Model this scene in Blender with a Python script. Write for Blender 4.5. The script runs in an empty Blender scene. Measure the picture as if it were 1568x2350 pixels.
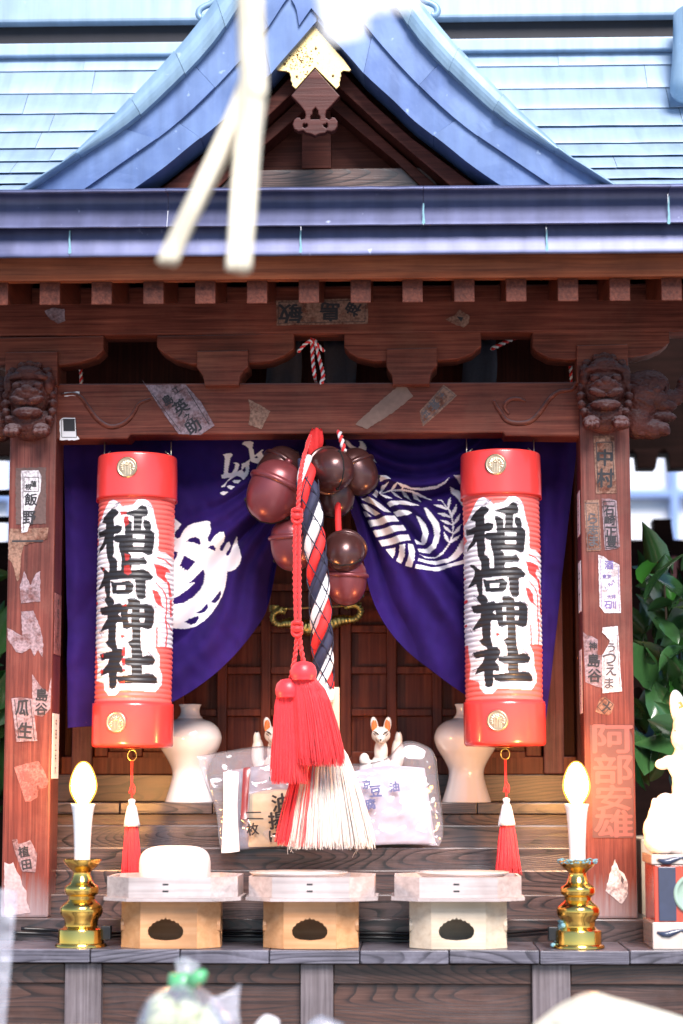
import bpy, bmesh, math, random
import numpy as np
from mathutils import Vector, Matrix, Euler, noise as mnoise

sc = bpy.context.scene
random.seed(7)
R = math.radians
# ---------------------------------------------------------------- camera
CAM = Vector((0.0874, -2.78, 1.45)); YAW = R(1.8); PITCH = R(7.2)
FPX = 4954.0; PW, PH = 1568.0, 2350.0          # focal length and frame in working pixels
FWD = Vector((-math.sin(YAW) * math.cos(PITCH), math.cos(YAW) * math.cos(PITCH), math.sin(PITCH)))
RGT = Vector((math.cos(YAW), math.sin(YAW), 0)); UPV = RGT.cross(FWD)
cd = bpy.data.cameras.new('camera'); cam = bpy.data.objects.new('camera', cd)
sc.collection.objects.link(cam); sc.camera = cam
cam.matrix_world = Matrix((( RGT.x, UPV.x, -FWD.x, CAM.x), (RGT.y, UPV.y, -FWD.y, CAM.y), (RGT.z, UPV.z, -FWD.z, CAM.z), (0, 0, 0, 1)))
cd.sensor_fit = 'HORIZONTAL'; cd.sensor_width = 24.0
cd.lens = 24.0 * FPX / PW
cd.clip_start = 0.05; cd.clip_end = 400
cd.dof.use_dof = True; cd.dof.focus_distance = 2.80; cd.dof.aperture_fstop = 4.0
# ---------------------------------------------------------------- world, sun, exposure
SUN_EL, SUN_AZ = 42.0, 14.0                     # behind the camera, a little to the right
w = bpy.data.worlds.new('World'); sc.world = w; w.use_nodes = True
wn = w.node_tree; bg = wn.nodes['Background']
sky = wn.nodes.new('ShaderNodeTexSky'); sky.sky_type = 'NISHITA'; sky.sun_disc = False
sky.sun_elevation = R(SUN_EL); sky.sun_rotation = R(180 - SUN_AZ)
sky.air_density = 1.0; sky.dust_density = 0.1; sky.ozone_density = 4.0
wn.links.new(sky.outputs[0], bg.inputs[0]); bg.inputs[1].default_value = 0.066
sl = bpy.data.lights.new('sun', 'SUN'); sl.energy = 2.9; sl.angle = R(28); sl.color = (1.0, 0.93, 0.90)
so = bpy.data.objects.new('sun', sl); sc.collection.objects.link(so)
so.rotation_euler = Euler((R(90 - SUN_EL), 0, R(SUN_AZ)), 'XYZ')
sc.view_settings.view_transform = 'Standard'; sc.view_settings.look = 'None'
sc.view_settings.exposure = 1.30; sc.view_settings.gamma = 1.0; sc.view_settings.use_curve_mapping = False
sc.render.film_transparent = False
sc.cycles.max_bounces = 8; sc.cycles.transparent_max_bounces = 16; sc.cycles.use_denoising = True

# ---------------------------------------------------------------- helpers
def U(px, py, Y):
    d = RGT * (px - PW / 2) + UPV * (PH / 2 - py) + FWD * FPX
    return CAM + d * ((Y - CAM.y) / d.y)
def S(Y): return (Y - CAM.y) / FPX * 1.0        # metres per working pixel at depth Y
def lin(h):
    h = h.lstrip('#'); o = []
    for i in (0, 2, 4):
        c = int(h[i:i+2], 16) / 255.0
        o.append(c / 12.92 if c <= 0.04045 else ((c + 0.055) / 1.055) ** 2.4)
    return tuple(o)
def link(o, parent=None):
    sc.collection.objects.link(o)
    if parent is not None: o.parent = parent
    return o
def tag(o, label=None, cat=None, group=None, kind=None):
    if label: o['label'] = label
    if cat: o['category'] = cat
    if group: o['group'] = group
    if kind: o['kind'] = kind
    return o
def empty(name, loc, parent=None):
    o = bpy.data.objects.new(name, None); o.empty_display_size = 0.02; o.location = loc
    link(o, parent); return o
def place(o, parent):
    """parent keeps the world placement of geometry that was built in world space"""
    sc.collection.objects.link(o)
    if parent is not None:
        o.parent = parent
        off = Vector((0, 0, 0)); p = parent
        while p is not None: off += p.location; p = p.parent
        o.location = -off
    return o
def mesh_obj(name, v, f, mat, parent=None, smooth=False, mids=None):
    me = bpy.data.meshes.new(name); me.from_pydata([tuple(a) for a in v], [], f); me.update()
    for m in (mat if isinstance(mat, (list, tuple)) else [mat]): me.materials.append(m)
    if mids is not None: me.polygons.foreach_set('material_index', mids)
    if smooth: me.polygons.foreach_set('use_smooth', [True] * len(me.polygons))
    o = bpy.data.objects.new(name, me); place(o, parent); return o
class MB:
    def __init__(s): s.v = []; s.f = []; s.m = []
    def add(s, v, f, mi=0):
        b = len(s.v); s.v += [tuple(a) for a in v]; s.f += [tuple(i + b for i in q) for q in f]; s.m += [mi] * len(f)
    def box(s, x0, x1, y0, y1, z0, z1, mi=0):
        s.add([(x0,y0,z0),(x1,y0,z0),(x1,y1,z0),(x0,y1,z0),(x0,y0,z1),(x1,y0,z1),(x1,y1,z1),(x0,y1,z1)],
              [(0,3,2,1),(4,5,6,7),(0,1,5,4),(1,2,6,5),(2,3,7,6),(3,0,4,7)], mi)
    def tube(s, pts, rad, sides=8, mi=0, cap=True):
        pts = [Vector(p) for p in pts]; n = len(pts)
        rad = rad if isinstance(rad, (list, tuple)) else [rad] * n
        t = [(pts[min(i+1, n-1)] - pts[max(i-1, 0)]).normalized() for i in range(n)]
        a = Vector((0, 1, 0)) if abs(t[0].y) < 0.9 else Vector((1, 0, 0))
        nn = t[0].cross(a).normalized(); v = []; f = []
        for i in range(n):
            nn = (nn - t[i] * nn.dot(t[i])).normalized(); bb = t[i].cross(nn)
            for k in range(sides):
                an = 2 * math.pi * k / sides
                v.append(pts[i] + (nn * math.cos(an) + bb * math.sin(an)) * rad[i])
        for i in range(n - 1):
            for k in range(sides):
                k2 = (k + 1) % sides
                f.append((i*sides+k, i*sides+k2, (i+1)*sides+k2, (i+1)*sides+k))
        if cap:
            f.append(tuple(range(sides))[::-1]); f.append(tuple((n-1)*sides + k for k in range(sides)))
        s.add(v, f, mi)
    def lathe(s, prof, c=(0,0,0), seg=32, mi=0, cap=True, M=None):
        v = []; f = []; n = len(prof)
        for r, z in prof:
            for k in range(seg):
                a = 2 * math.pi * k / seg; p = Vector((r*math.cos(a), r*math.sin(a), z))
                if M is not None: p = M @ p
                v.append(p + Vector(c))
        for i in range(n-1):
            for k in range(seg):
                k2 = (k+1) % seg; f.append((i*seg+k, i*seg+k2, (i+1)*seg+k2, (i+1)*seg+k))
        if cap:
            f.append(tuple(range(seg))[::-1]); f.append(tuple((n-1)*seg+k for k in range(seg)))
        s.add(v, f, mi)
    def ball(s, c, r, seg=14, rings=9, mi=0, M=None):
        r = r if isinstance(r, (list, tuple)) else (r, r, r)
        v = []; f = []
        for i in range(rings + 1):
            th = math.pi * i / rings
            for k in range(seg):
                a = 2*math.pi*k/seg
                p = Vector((r[0]*math.sin(th)*math.cos(a), r[1]*math.sin(th)*math.sin(a), -r[2]*math.cos(th)))
                if M is not None: p = M @ p
                v.append(Vector(c) + p)
        for i in range(rings):
            for k in range(seg):
                k2 = (k+1) % seg; f.append((i*seg+k, i*seg+k2, (i+1)*seg+k2, (i+1)*seg+k))
        s.add(v, f, mi)
    def grid(s, P, mi=0, closed=False):
        nr = len(P); nc = len(P[0]); v = [p for r in P for p in r]; f = []
        for i in range(nr-1):
            for j in range(nc if closed else nc-1):
                j2 = (j+1) % nc; f.append((i*nc+j, i*nc+j2, (i+1)*nc+j2, (i+1)*nc+j))
        s.add(v, f, mi)
    def build(s, name, mat, parent=None, smooth=True):
        return mesh_obj(name, s.v, s.f, mat, parent, smooth, s.m)
def bevel_mesh(me, w, seg=2):
    bm = bmesh.new(); bm.from_mesh(me)
    bmesh.ops.bevel(bm, geom=bm.edges[:] , offset=w, segments=seg, affect='EDGES', profile=0.6, clamp_overlap=True)
    bm.to_mesh(me); bm.free()
def box(name, x0, x1, y0, y1, z0, z1, mat, parent=None, bev=0.0012):
    m = MB(); m.box(min(x0,x1), max(x0,x1), min(y0,y1), max(y0,y1), min(z0,z1), max(z0,z1))
    o = m.build(name, mat, parent, False)
    if bev: bevel_mesh(o.data, bev)
    return o
def pbox(name, x0, x1, ytop, ybot, Y, depth, mat, parent=None, bev=0.0012):
    ym = (ytop + ybot) / 2; xm = min(max((x0 + x1) / 2, 200), 1400)
    return box(name, U(x0, ym, Y).x, U(x1, ym, Y).x, Y, Y + depth, U(xm, ybot, Y).z, U(xm, ytop, Y).z, mat, parent, bev)
def from_curve(loops, depth, bevel=0.0, res=1):
    """2D loops (first outlines, inner ones become holes) -> (verts, faces), thick along local z"""
    cu = bpy.data.curves.new('c', 'CURVE'); cu.dimensions = '2D'; cu.fill_mode = 'BOTH'
    cu.extrude = max(depth / 2 - bevel, 0); cu.bevel_depth = bevel; cu.bevel_resolution = res; cu.offset = -bevel
    for lp in loops:
        sp = cu.splines.new('POLY'); sp.points.add(len(lp) - 1); sp.use_cyclic_u = True
        for p, q in zip(sp.points, lp): p.co = (q[0], q[1], 0, 1)
    o = bpy.data.objects.new('c', cu); sc.collection.objects.link(o)
    dg = bpy.context.evaluated_depsgraph_get(); me = o.evaluated_get(dg).to_mesh()
    v = [tuple(a.co) for a in me.vertices]; f = [tuple(p.vertices) for p in me.polygons]
    o.evaluated_get(dg).to_mesh_clear(); bpy.data.objects.remove(o); bpy.data.curves.remove(cu)
    return v, f
def xz(pts, Y): return [(U(x, y, Y).x, U(x, y, Y).z) for x, y in pts]
def prism_xz(name, loops, Y, depth, mat, parent=None, bevel=0.0, smooth=False):
    v, f = from_curve(loops, depth, bevel)
    return mesh_obj(name, [(a[0], Y + depth/2 - a[2], a[1]) for a in v], f, mat, parent, smooth)
def prism(name, loops, Y, depth, mat, parent=None, bevel=0.0, smooth=False):
    return prism_xz(name, [xz(l, Y) for l in loops], Y, depth, mat, parent, bevel, smooth)
_gl = {}
def glyph(ch, off=0.03):
    k = (ch, 0)
    if k not in _gl:
        c = bpy.data.curves.new('t', 'FONT'); c.body = ch; c.size = 1; c.offset = 0; c.resolution_u = 3
        o = bpy.data.objects.new('t', c); sc.collection.objects.link(o)
        dg = bpy.context.evaluated_depsgraph_get(); me = o.evaluated_get(dg).to_mesh()
        a = np.array([v.co[:] for v in me.vertices]).reshape(-1, 3); f = [tuple(p.vertices) for p in me.polygons]
        o.evaluated_get(dg).to_mesh_clear(); bpy.data.objects.remove(o); bpy.data.curves.remove(c)
        lo = a.min(0); hi = a.max(0); a = (a - (lo + hi) / 2) / max(hi[1] - lo[1], 1e-6)
        _gl[k] = (a[:, :2], f)
    return _gl[k]
def blob(name, ells, mat, parent=None, voxel=0.0012, it=3, col=None, sub=3, rough=0.0):
    bm = bmesh.new()
    for e in ells:
        c, r = Vector(e[0]), e[1]; M = Matrix.Translation(c)
        if len(e) > 2: M = M @ Euler([R(a) for a in e[2]]).to_matrix().to_4x4()
        M = M @ Matrix.Diagonal((r[0], r[1], r[2], 1))
        bmesh.ops.create_icosphere(bm, subdivisions=sub, radius=1, matrix=M)
    me = bpy.data.meshes.new('b'); bm.to_mesh(me); bm.free()
    o = bpy.data.objects.new('b', me); sc.collection.objects.link(o)
    r = o.modifiers.new('r', 'REMESH'); r.mode = 'VOXEL'; r.voxel_size = voxel
    s = o.modifiers.new('s', 'SMOOTH'); s.iterations = it; s.factor = 0.5
    dg = bpy.context.evaluated_depsgraph_get(); nm = bpy.data.meshes.new_from_object(o.evaluated_get(dg))
    bpy.data.objects.remove(o); nm.name = name
    nm.materials.clear(); nm.materials.append(mat)
    nm.polygons.foreach_set('use_smooth', [True] * len(nm.polygons))
    if col is not None:
        co = np.array([v.co[:] for v in nm.vertices]); set_col(nm, col(co))
    if rough:                                       # chisel marks
        n = len(nm.vertices); co = np.empty(n*3, np.float32); no = np.empty(n*3, np.float32)
        nm.vertices.foreach_get('co', co); nm.vertices.foreach_get('normal', no); co = co.reshape(-1, 3); no = no.reshape(-1, 3)
        a = np.array([mnoise.noise(Vector(c)*260) + .6*mnoise.noise(Vector(c)*620) - 1.6*abs(mnoise.noise(Vector((c[0]*190, c[1]*190, c[2]*330)))) + .4 for c in co.tolist()])
        nm.vertices.foreach_set('co', (co + no*(rough*a)[:, None]).astype(np.float32).ravel())
        nm.update()
    ob = bpy.data.objects.new(name, nm); place(ob, parent); return ob
def set_col(me, rgb):
    a = me.color_attributes.new('Col', 'FLOAT_COLOR', 'POINT')
    c = np.ones((len(me.vertices), 4), dtype=np.float32); c[:, :3] = rgb
    a.data.foreach_set('color', c.ravel())
def in_poly(P, poly):
    x, y = P[:, 0], P[:, 1]; r = np.zeros(len(P), bool); n = len(poly)
    for i in range(n):
        x0, y0 = poly[i]; x1, y1 = poly[(i+1) % n]
        if y0 == y1: continue
        c = ((y0 > y) != (y1 > y)) & (x < (x1 - x0) * (y - y0) / (y1 - y0) + x0); r ^= c
    return r
def near_line(P, line, w):
    r = np.zeros(len(P), bool); line = [np.array(p, float) for p in line]
    ws = w if isinstance(w, (list, tuple)) else [w] * len(line)
    for i in range(len(line) - 1):
        a, b = line[i], line[i+1]; d = b - a; L = max((d*d).sum(), 1e-9)
        t = np.clip(((P - a) @ d) / L, 0, 1); q = a + t[:, None] * d
        r |= np.hypot(*(P - q).T) < (ws[i] + (ws[i+1] - ws[i]) * t) / 2
    return r
def copy_tree(o, parent=None):
    c = o.copy(); sc.collection.objects.link(c); c.parent = parent
    for ch in list(o.children): copy_tree(ch, c)
    return c
def smooth_line(pts, n=6):
    """Catmull-Rom through points"""
    P = [Vector(p) for p in pts]; P = [P[0]*2 - P[1]] + P + [P[-1]*2 - P[-2]]; o = []
    for i in range(1, len(P) - 2):
        for k in range(n):
            t = k / n; a, b, c, d = P[i-1], P[i], P[i+1], P[i+2]
            o.append(0.5 * ((2*b) + (c - a)*t + (2*a - 5*b + 4*c - d)*t*t + (3*b - a - 3*c + d)*t**3))
    o.append(P[-2]); return o

# ---------------------------------------------------------------- materials
def newmat(name):
    m = bpy.data.materials.new(name); m.use_nodes = True; nt = m.node_tree
    return m, nt, nt.nodes['Principled BSDF'], nt.nodes, nt.links
def rgba(c): return (c[0], c[1], c[2], 1)
def plain(name, c, rough=0.5, metal=0.0, coat=0.0, spec=0.5, sheen=0.0, var=0.12, scale=60, bump=0.0, emit=None, es=0.0, sss=0.0):
    m, nt, b, N, L = newmat(name)
    tc = N.new('ShaderNodeTexCoord'); no = N.new('ShaderNodeTexNoise'); no.inputs['Scale'].default_value = scale
    no.inputs['Detail'].default_value = 5; L.new(tc.outputs['Object'], no.inputs['Vector'])
    mr = N.new('ShaderNodeMapRange'); mr.inputs[3].default_value = 1 - var; mr.inputs[4].default_value = 1 + var
    L.new(no.outputs[0], mr.inputs[0])
    mx = N.new('ShaderNodeMix'); mx.data_type = 'RGBA'; mx.blend_type = 'MULTIPLY'; mx.inputs[0].default_value = 1
    mx.inputs[6].default_value = rgba(c); L.new(mr.outputs[0], mx.inputs[7]); L.new(mx.outputs[2], b.inputs['Base Color'])
    b.inputs['Roughness'].default_value = rough; b.inputs['Metallic'].default_value = metal
    b.inputs['Coat Weight'].default_value = coat; b.inputs['Coat Roughness'].default_value = 0.12
    b.inputs['Specular IOR Level'].default_value = spec; b.inputs['Sheen Weight'].default_value = sheen
    if sss:
        b.inputs['Subsurface Weight'].default_value = sss; b.inputs['Subsurface Radius'].default_value = (0.004, 0.003, 0.002)
    if emit: b.inputs['Emission Color'].default_value = rgba(emit); b.inputs['Emission Strength'].default_value = es
    if bump:
        bu = N.new('ShaderNodeBump'); bu.inputs['Strength'].default_value = bump; bu.inputs['Distance'].default_value = 0.001
        L.new(no.outputs[0], bu.inputs['Height']); L.new(bu.outputs[0], b.inputs['Normal'])
    return m
def ramp(N, stops):
    r = N.new('ShaderNodeValToRGB'); e = r.color_ramp.elements
    while len(e) < len(stops): e.new(0.5)
    for k, (p, c) in zip(e, stops): k.position = p; k.color = rgba(c)
    return r
def wood(name, c_dark, c_mid, c_light, axis='x', fine=1.0, rough=0.42, coat=0.0, dust=0.0, dustcol=(0.30, 0.29, 0.33), ring=0.0, spec=0.5, wear=0.0, wearcol=(.3,.2,.15), bump=0.35, foot=None):
    m, nt, b, N, L = newmat(name)
    tc = N.new('ShaderNodeTexCoord'); oi = N.new('ShaderNodeObjectInfo')
    ad = N.new('ShaderNodeVectorMath'); ad.operation = 'MULTIPLY_ADD'; ad.inputs[1].default_value = (1, 1, 1)
    cx = N.new('ShaderNodeCombineXYZ')
    for i in range(3):
        mm = N.new('ShaderNodeMath'); mm.operation = 'MULTIPLY'; mm.inputs[1].default_value = (7.3, 5.1, 3.7)[i]
        L.new(oi.outputs['Random'], mm.inputs[0]); L.new(mm.outputs[0], cx.inputs[i])
    L.new(tc.outputs['Object'], ad.inputs[0]); L.new(cx.outputs[0], ad.inputs[2])
    mp = N.new('ShaderNodeMapping'); a = 7 * fine; c = 260 * fine
    mp.inputs['Scale'].default_value = {'x': (a, c, c), 'z': (c, c, a), 'y': (c, a, c)}[axis]
    L.new(ad.outputs[0], mp.inputs[0])
    n1 = N.new('ShaderNodeTexNoise'); n1.inputs['Scale'].default_value = 1; n1.inputs['Detail'].default_value = 6; n1.inputs['Roughness'].default_value = 0.62
    n1.inputs['Distortion'].default_value = 0.4
    L.new(mp.outputs[0], n1.inputs['Vector'])
    n2 = N.new('ShaderNodeTexNoise'); n2.inputs['Scale'].default_value = 14; n2.inputs['Detail'].default_value = 4
    L.new(ad.outputs[0], n2.inputs['Vector'])
    src = n1.outputs[0]
    if ring:
        mp2 = N.new('ShaderNodeMapping'); k = 22 * ring
        mp2.inputs['Scale'].default_value = {'x': (k*0.35, k*1.2, k*2.0), 'z': (k*1.6, k*1.0, k*0.35), 'y': (k*1.6, k*.35, k)}[axis]
        L.new(ad.outputs[0], mp2.inputs[0])
        n0 = N.new('ShaderNodeTexNoise'); n0.inputs['Scale'].default_value = 0.33; n0.inputs['Detail'].default_value = 1.5
        L.new(mp2.outputs[0], n0.inputs['Vector'])
        ml = N.new('ShaderNodeMath'); ml.operation = 'MULTIPLY'; ml.inputs[1].default_value = 44
        L.new(n0.outputs[0], ml.inputs[0])
        fr = N.new('ShaderNodeMath'); fr.operation = 'FRACT'; L.new(ml.outputs[0], fr.inputs[0])
        pw = N.new('ShaderNodeMath'); pw.operation = 'POWER'; pw.inputs[1].default_value = 5.0; L.new(fr.outputs[0], pw.inputs[0])
        sb = N.new('ShaderNodeMath'); sb.operation = 'MULTIPLY_ADD'; sb.inputs[1].default_value = -0.55
        L.new(pw.outputs[0], sb.inputs[0]); L.new(n1.outputs[0], sb.inputs[2]); src = sb.outputs[0]
    rp = ramp(N, [(0.22, c_dark), (0.5, c_mid), (0.78, c_light)]); L.new(src, rp.inputs[0])
    mr = N.new('ShaderNodeMapRange'); mr.inputs[1].default_value = .3; mr.inputs[2].default_value = .7; mr.inputs[3].default_value = 0.72; mr.inputs[4].default_value = 1.25
    L.new(n2.outputs[0], mr.inputs[0])
    mx = N.new('ShaderNodeMix'); mx.data_type = 'RGBA'; mx.blend_type = 'MULTIPLY'; mx.inputs[0].default_value = 1
    L.new(rp.outputs[0], mx.inputs[6]); L.new(mr.outputs[0], mx.inputs[7]); out = mx.outputs[2]
    if wear:
        n3 = N.new('ShaderNodeTexNoise'); n3.inputs['Scale'].default_value = 9; n3.inputs['Detail'].default_value = 8; n3.inputs['Roughness'].default_value = .7
        L.new(ad.outputs[0], n3.inputs['Vector'])
        wr = N.new('ShaderNodeMapRange'); wr.inputs[1].default_value = .5; wr.inputs[2].default_value = .72; wr.inputs[4].default_value = wear
        L.new(n3.outputs[0], wr.inputs[0])
        mw = N.new('ShaderNodeMix'); mw.data_type = 'RGBA'; mw.inputs[7].default_value = rgba(wearcol)
        L.new(wr.outputs[0], mw.inputs[0]); L.new(out, mw.inputs[6]); out = mw.outputs[2]
    if dust:
        ge = N.new('ShaderNodeNewGeometry'); sp = N.new('ShaderNodeSeparateXYZ'); L.new(ge.outputs['Normal'], sp.inputs[0])
        dm = N.new('ShaderNodeMapRange'); dm.inputs[1].default_value = 0.15; dm.inputs[2].default_value = 0.8; dm.inputs[4].default_value = dust
        L.new(sp.outputs[2], dm.inputs[0])
        md = N.new('ShaderNodeMix'); md.data_type = 'RGBA'; md.inputs[7].default_value = rgba(dustcol)
        L.new(dm.outputs[0], md.inputs[0]); L.new(out, md.inputs[6]); out = md.outputs[2]
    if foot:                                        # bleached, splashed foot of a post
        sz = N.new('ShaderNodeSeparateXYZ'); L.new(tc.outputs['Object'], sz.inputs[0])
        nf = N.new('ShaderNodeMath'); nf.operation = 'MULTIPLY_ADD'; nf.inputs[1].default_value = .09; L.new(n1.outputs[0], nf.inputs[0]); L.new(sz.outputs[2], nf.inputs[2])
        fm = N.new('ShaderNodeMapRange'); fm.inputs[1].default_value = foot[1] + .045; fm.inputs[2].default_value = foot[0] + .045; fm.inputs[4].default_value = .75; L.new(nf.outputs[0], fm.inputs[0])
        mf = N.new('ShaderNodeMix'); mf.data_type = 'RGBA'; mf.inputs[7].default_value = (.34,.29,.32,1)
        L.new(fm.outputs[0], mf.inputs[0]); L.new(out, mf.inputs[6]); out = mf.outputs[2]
    L.new(out, b.inputs['Base Color'])
    b.inputs['Roughness'].default_value = rough; b.inputs['Coat Weight'].default_value = coat; b.inputs['Coat Roughness'].default_value = 0.3
    b.inputs['Specular IOR Level'].default_value = spec
    bu = N.new('ShaderNodeBump'); bu.inputs['Strength'].default_value = bump; bu.inputs['Distance'].default_value = 0.0012
    L.new(src, bu.inputs['Height']); L.new(bu.outputs[0], b.inputs['Normal'])
    return m
def copper(name, c1, c2, spot, rough=0.4, metal=0.35, streak=True, sc_=9, spotamt=.8):
    m, nt, b, N, L = newmat(name)
    tc = N.new('ShaderNodeTexCoord'); oi = N.new('ShaderNodeObjectInfo')
    n1 = N.new('ShaderNodeTexNoise'); n1.noise_dimensions = '4D'; n1.inputs['Scale'].default_value = sc_; n1.inputs['Detail'].default_value = 7; n1.inputs['Roughness'].default_value = .6
    mm = N.new('ShaderNodeMath'); mm.operation = 'MULTIPLY'; mm.inputs[1].default_value = 9; L.new(oi.outputs['Random'], mm.inputs[0]); L.new(mm.outputs[0], n1.inputs['W'])
    L.new(tc.outputs['Object'], n1.inputs['Vector'])
    rp = ramp(N, [(0.3, c1), (0.7, c2)]); L.new(n1.outputs[0], rp.inputs[0])
    # pale oxide specks and runs
    n2 = N.new('ShaderNodeTexNoise'); n2.noise_dimensions = '4D'; n2.inputs['Scale'].default_value = 1; n2.inputs['Detail'].default_value = 3; L.new(mm.outputs[0], n2.inputs['W'])
    mp = N.new('ShaderNodeMapping'); mp.inputs['Scale'].default_value = (90, 90, 55 if streak else 90); L.new(tc.outputs['Object'], mp.inputs[0]); L.new(mp.outputs[0], n2.inputs['Vector'])
    mr = N.new('ShaderNodeMapRange'); mr.inputs[1].default_value = .68; mr.inputs[2].default_value = .80; mr.inputs[4].default_value = spotamt; L.new(n2.outputs[0], mr.inputs[0])
    mx = N.new('ShaderNodeMix'); mx.data_type = 'RGBA'; mx.inputs[7].default_value = rgba(spot)
    n3 = N.new('ShaderNodeTexNoise'); n3.noise_dimensions = '4D'; n3.inputs['Scale'].default_value = 1; n3.inputs['Detail'].default_value = 5; L.new(mm.outputs[0], n3.inputs['W'])
    mp3 = N.new('ShaderNodeMapping'); mp3.inputs['Scale'].default_value = (70, 10, 7); L.new(tc.outputs['Object'], mp3.inputs[0]); L.new(mp3.outputs[0], n3.inputs['Vector'])
    r3 = N.new('ShaderNodeMapRange'); r3.inputs[1].default_value = .3; r3.inputs[2].default_value = .7; r3.inputs[3].default_value = .84; r3.inputs[4].default_value = 1.12; L.new(n3.outputs[0], r3.inputs[0])
    m3 = N.new('ShaderNodeMix'); m3.data_type = 'RGBA'; m3.blend_type = 'MULTIPLY'; m3.inputs[0].default_value = 1; L.new(rp.outputs[0], m3.inputs[6]); L.new(r3.outputs[0], m3.inputs[7])
    L.new(mr.outputs[0], mx.inputs[0]); L.new(m3.outputs[2], mx.inputs[6]); L.new(mx.outputs[2], b.inputs['Base Color'])
    b.inputs['Metallic'].default_value = metal
    rr = N.new('ShaderNodeMapRange'); rr.inputs[3].default_value = rough - .08; rr.inputs[4].default_value = rough + .15; L.new(n1.outputs[0], rr.inputs[0]); L.new(rr.outputs[0], b.inputs['Roughness'])
    bu = N.new('ShaderNodeBump'); bu.inputs['Strength'].default_value = .12; bu.inputs['Distance'].default_value = .004; L.new(n1.outputs[0], bu.inputs['Height']); L.new(bu.outputs[0], b.inputs['Normal'])
    return m
def vcol(name, rough=0.6, coat=0.0, sheen=0.0, bump=0.0, bscale=400, spec=0.5, trans=0.0, sss=0.0):
    m, nt, b, N, L = newmat(name)
    at = N.new('ShaderNodeAttribute'); at.attribute_name = 'Col'; L.new(at.outputs['Color'], b.inputs['Base Color'])
    b.inputs['Roughness'].default_value = rough; b.inputs['Coat Weight'].default_value = coat; b.inputs['Coat Roughness'].default_value = .15
    b.inputs['Sheen Weight'].default_value = sheen; b.inputs['Specular IOR Level'].default_value = spec
    if sss:
        b.inputs['Subsurface Weight'].default_value = sss; b.inputs['Subsurface Radius'].default_value = (.004, .003, .002)
    if bump:
        tc = N.new('ShaderNodeTexCoord'); no = N.new('ShaderNodeTexNoise'); no.inputs['Scale'].default_value = bscale
        L.new(tc.outputs['Object'], no.inputs['Vector']); bu = N.new('ShaderNodeBump'); bu.inputs['Strength'].default_value = bump; bu.inputs['Distance'].default_value = .001
        L.new(no.outputs[0], bu.inputs['Height']); L.new(bu.outputs[0], b.inputs['Normal'])
    return m
def film(name, tint=(0.95, 0.95, 1.0), gloss=0.16, milky=0.10, rough=0.08):
    m, nt, b, N, L = newmat(name)
    out = N['Material Output']; tr = N.new('ShaderNodeBsdfTransparent'); tr.inputs[0].default_value = rgba(tint)
    gl = N.new('ShaderNodeBsdfGlossy'); gl.inputs['Roughness'].default_value = rough
    df = N.new('ShaderNodeBsdfDiffuse'); df.inputs[0].default_value = (.85, .85, .92, 1)
    fr = N.new('ShaderNodeFresnel'); fr.inputs[0].default_value = 1.3
    ad = N.new('ShaderNodeMath'); ad.operation = 'ADD'; ad.use_clamp = True; ad.inputs[1].default_value = gloss; fk = N.new('ShaderNodeMath'); fk.operation = 'MULTIPLY'; fk.inputs[1].default_value = .4; L.new(fr.outputs[0], fk.inputs[0]); L.new(fk.outputs[0], ad.inputs[0])
    m1 = N.new('ShaderNodeMixShader'); m1.inputs[0].default_value = milky; L.new(tr.outputs[0], m1.inputs[1]); L.new(df.outputs[0], m1.inputs[2])
    m2 = N.new('ShaderNodeMixShader'); L.new(ad.outputs[0], m2.inputs[0]); L.new(m1.outputs[0], m2.inputs[1]); L.new(gl.outputs[0], m2.inputs[2])
    L.new(m2.outputs[0], out.inputs[0]); return m

W_BEAM = wood('red_brown_beam', (.042,.009,.006), (.155,.038,.024), (.29,.088,.054), 'x', dust=.45, wear=.3, wearcol=(.25,.11,.07), rough=.5, spec=.18)
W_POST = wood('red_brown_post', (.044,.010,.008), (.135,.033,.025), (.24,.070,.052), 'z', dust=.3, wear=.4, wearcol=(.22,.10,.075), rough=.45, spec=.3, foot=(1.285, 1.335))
W_RAFT = wood('rafter_wood', (.040,.009,.006), (.11,.028,.017), (.19,.055,.032), 'y', dust=.4, rough=.5, spec=.2)
W_FASC = wood('fascia_wood', (.085,.018,.007), (.23,.060,.024), (.33,.105,.045), 'x', rough=.5, spec=.2)
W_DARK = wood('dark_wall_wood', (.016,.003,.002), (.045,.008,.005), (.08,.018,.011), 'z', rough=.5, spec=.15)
W_DOOR = wood('door_wood', (.045,.008,.005), (.15,.032,.016), (.25,.068,.032), 'z', fine=.8, rough=.4, spec=.2)
W_STEP = wood('step_wood', (.010,.007,.008), (.064,.039,.037), (.145,.094,.088), 'x', ring=1.0, rough=.33, coat=.45, wear=.3, wearcol=(.22,.18,.21), fine=.7)
W_SHELF = wood('weathered_shelf_wood', (.045,.040,.055), (.125,.115,.145), (.25,.235,.28), 'x', ring=.7, rough=.36, coat=.3, wear=.5, wearcol=(.36,.34,.42))
W_SKIRT = wood('skirting_wood', (.022,.010,.008), (.075,.032,.022), (.14,.07,.05), 'x', ring=.8, rough=.38, coat=.35, wear=.2, wearcol=(.22,.18,.18))
W_STILE = wood('stile_wood', (.06,.045,.05), (.15,.12,.125), (.25,.21,.22), 'z', rough=.4, wear=.35, wearcol=(.3,.27,.3))
W_CARVE = wood('carved_wood', (.030,.006,.005), (.075,.018,.014), (.14,.042,.032), 'x', fine=.5, dust=.7, dustcol=(.22,.17,.18), rough=.5, bump=.8, spec=.3)
W_GABLE = wood('gable_wood', (.030,.008,.006), (.085,.022,.015), (.15,.045,.032), 'x', rough=.5, spec=.15)
W_HINO = wood('pale_cypress', (.56,.25,.10), (.68,.34,.155), (.75,.43,.23), 'x', fine=.5, rough=.45, bump=.1)
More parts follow.
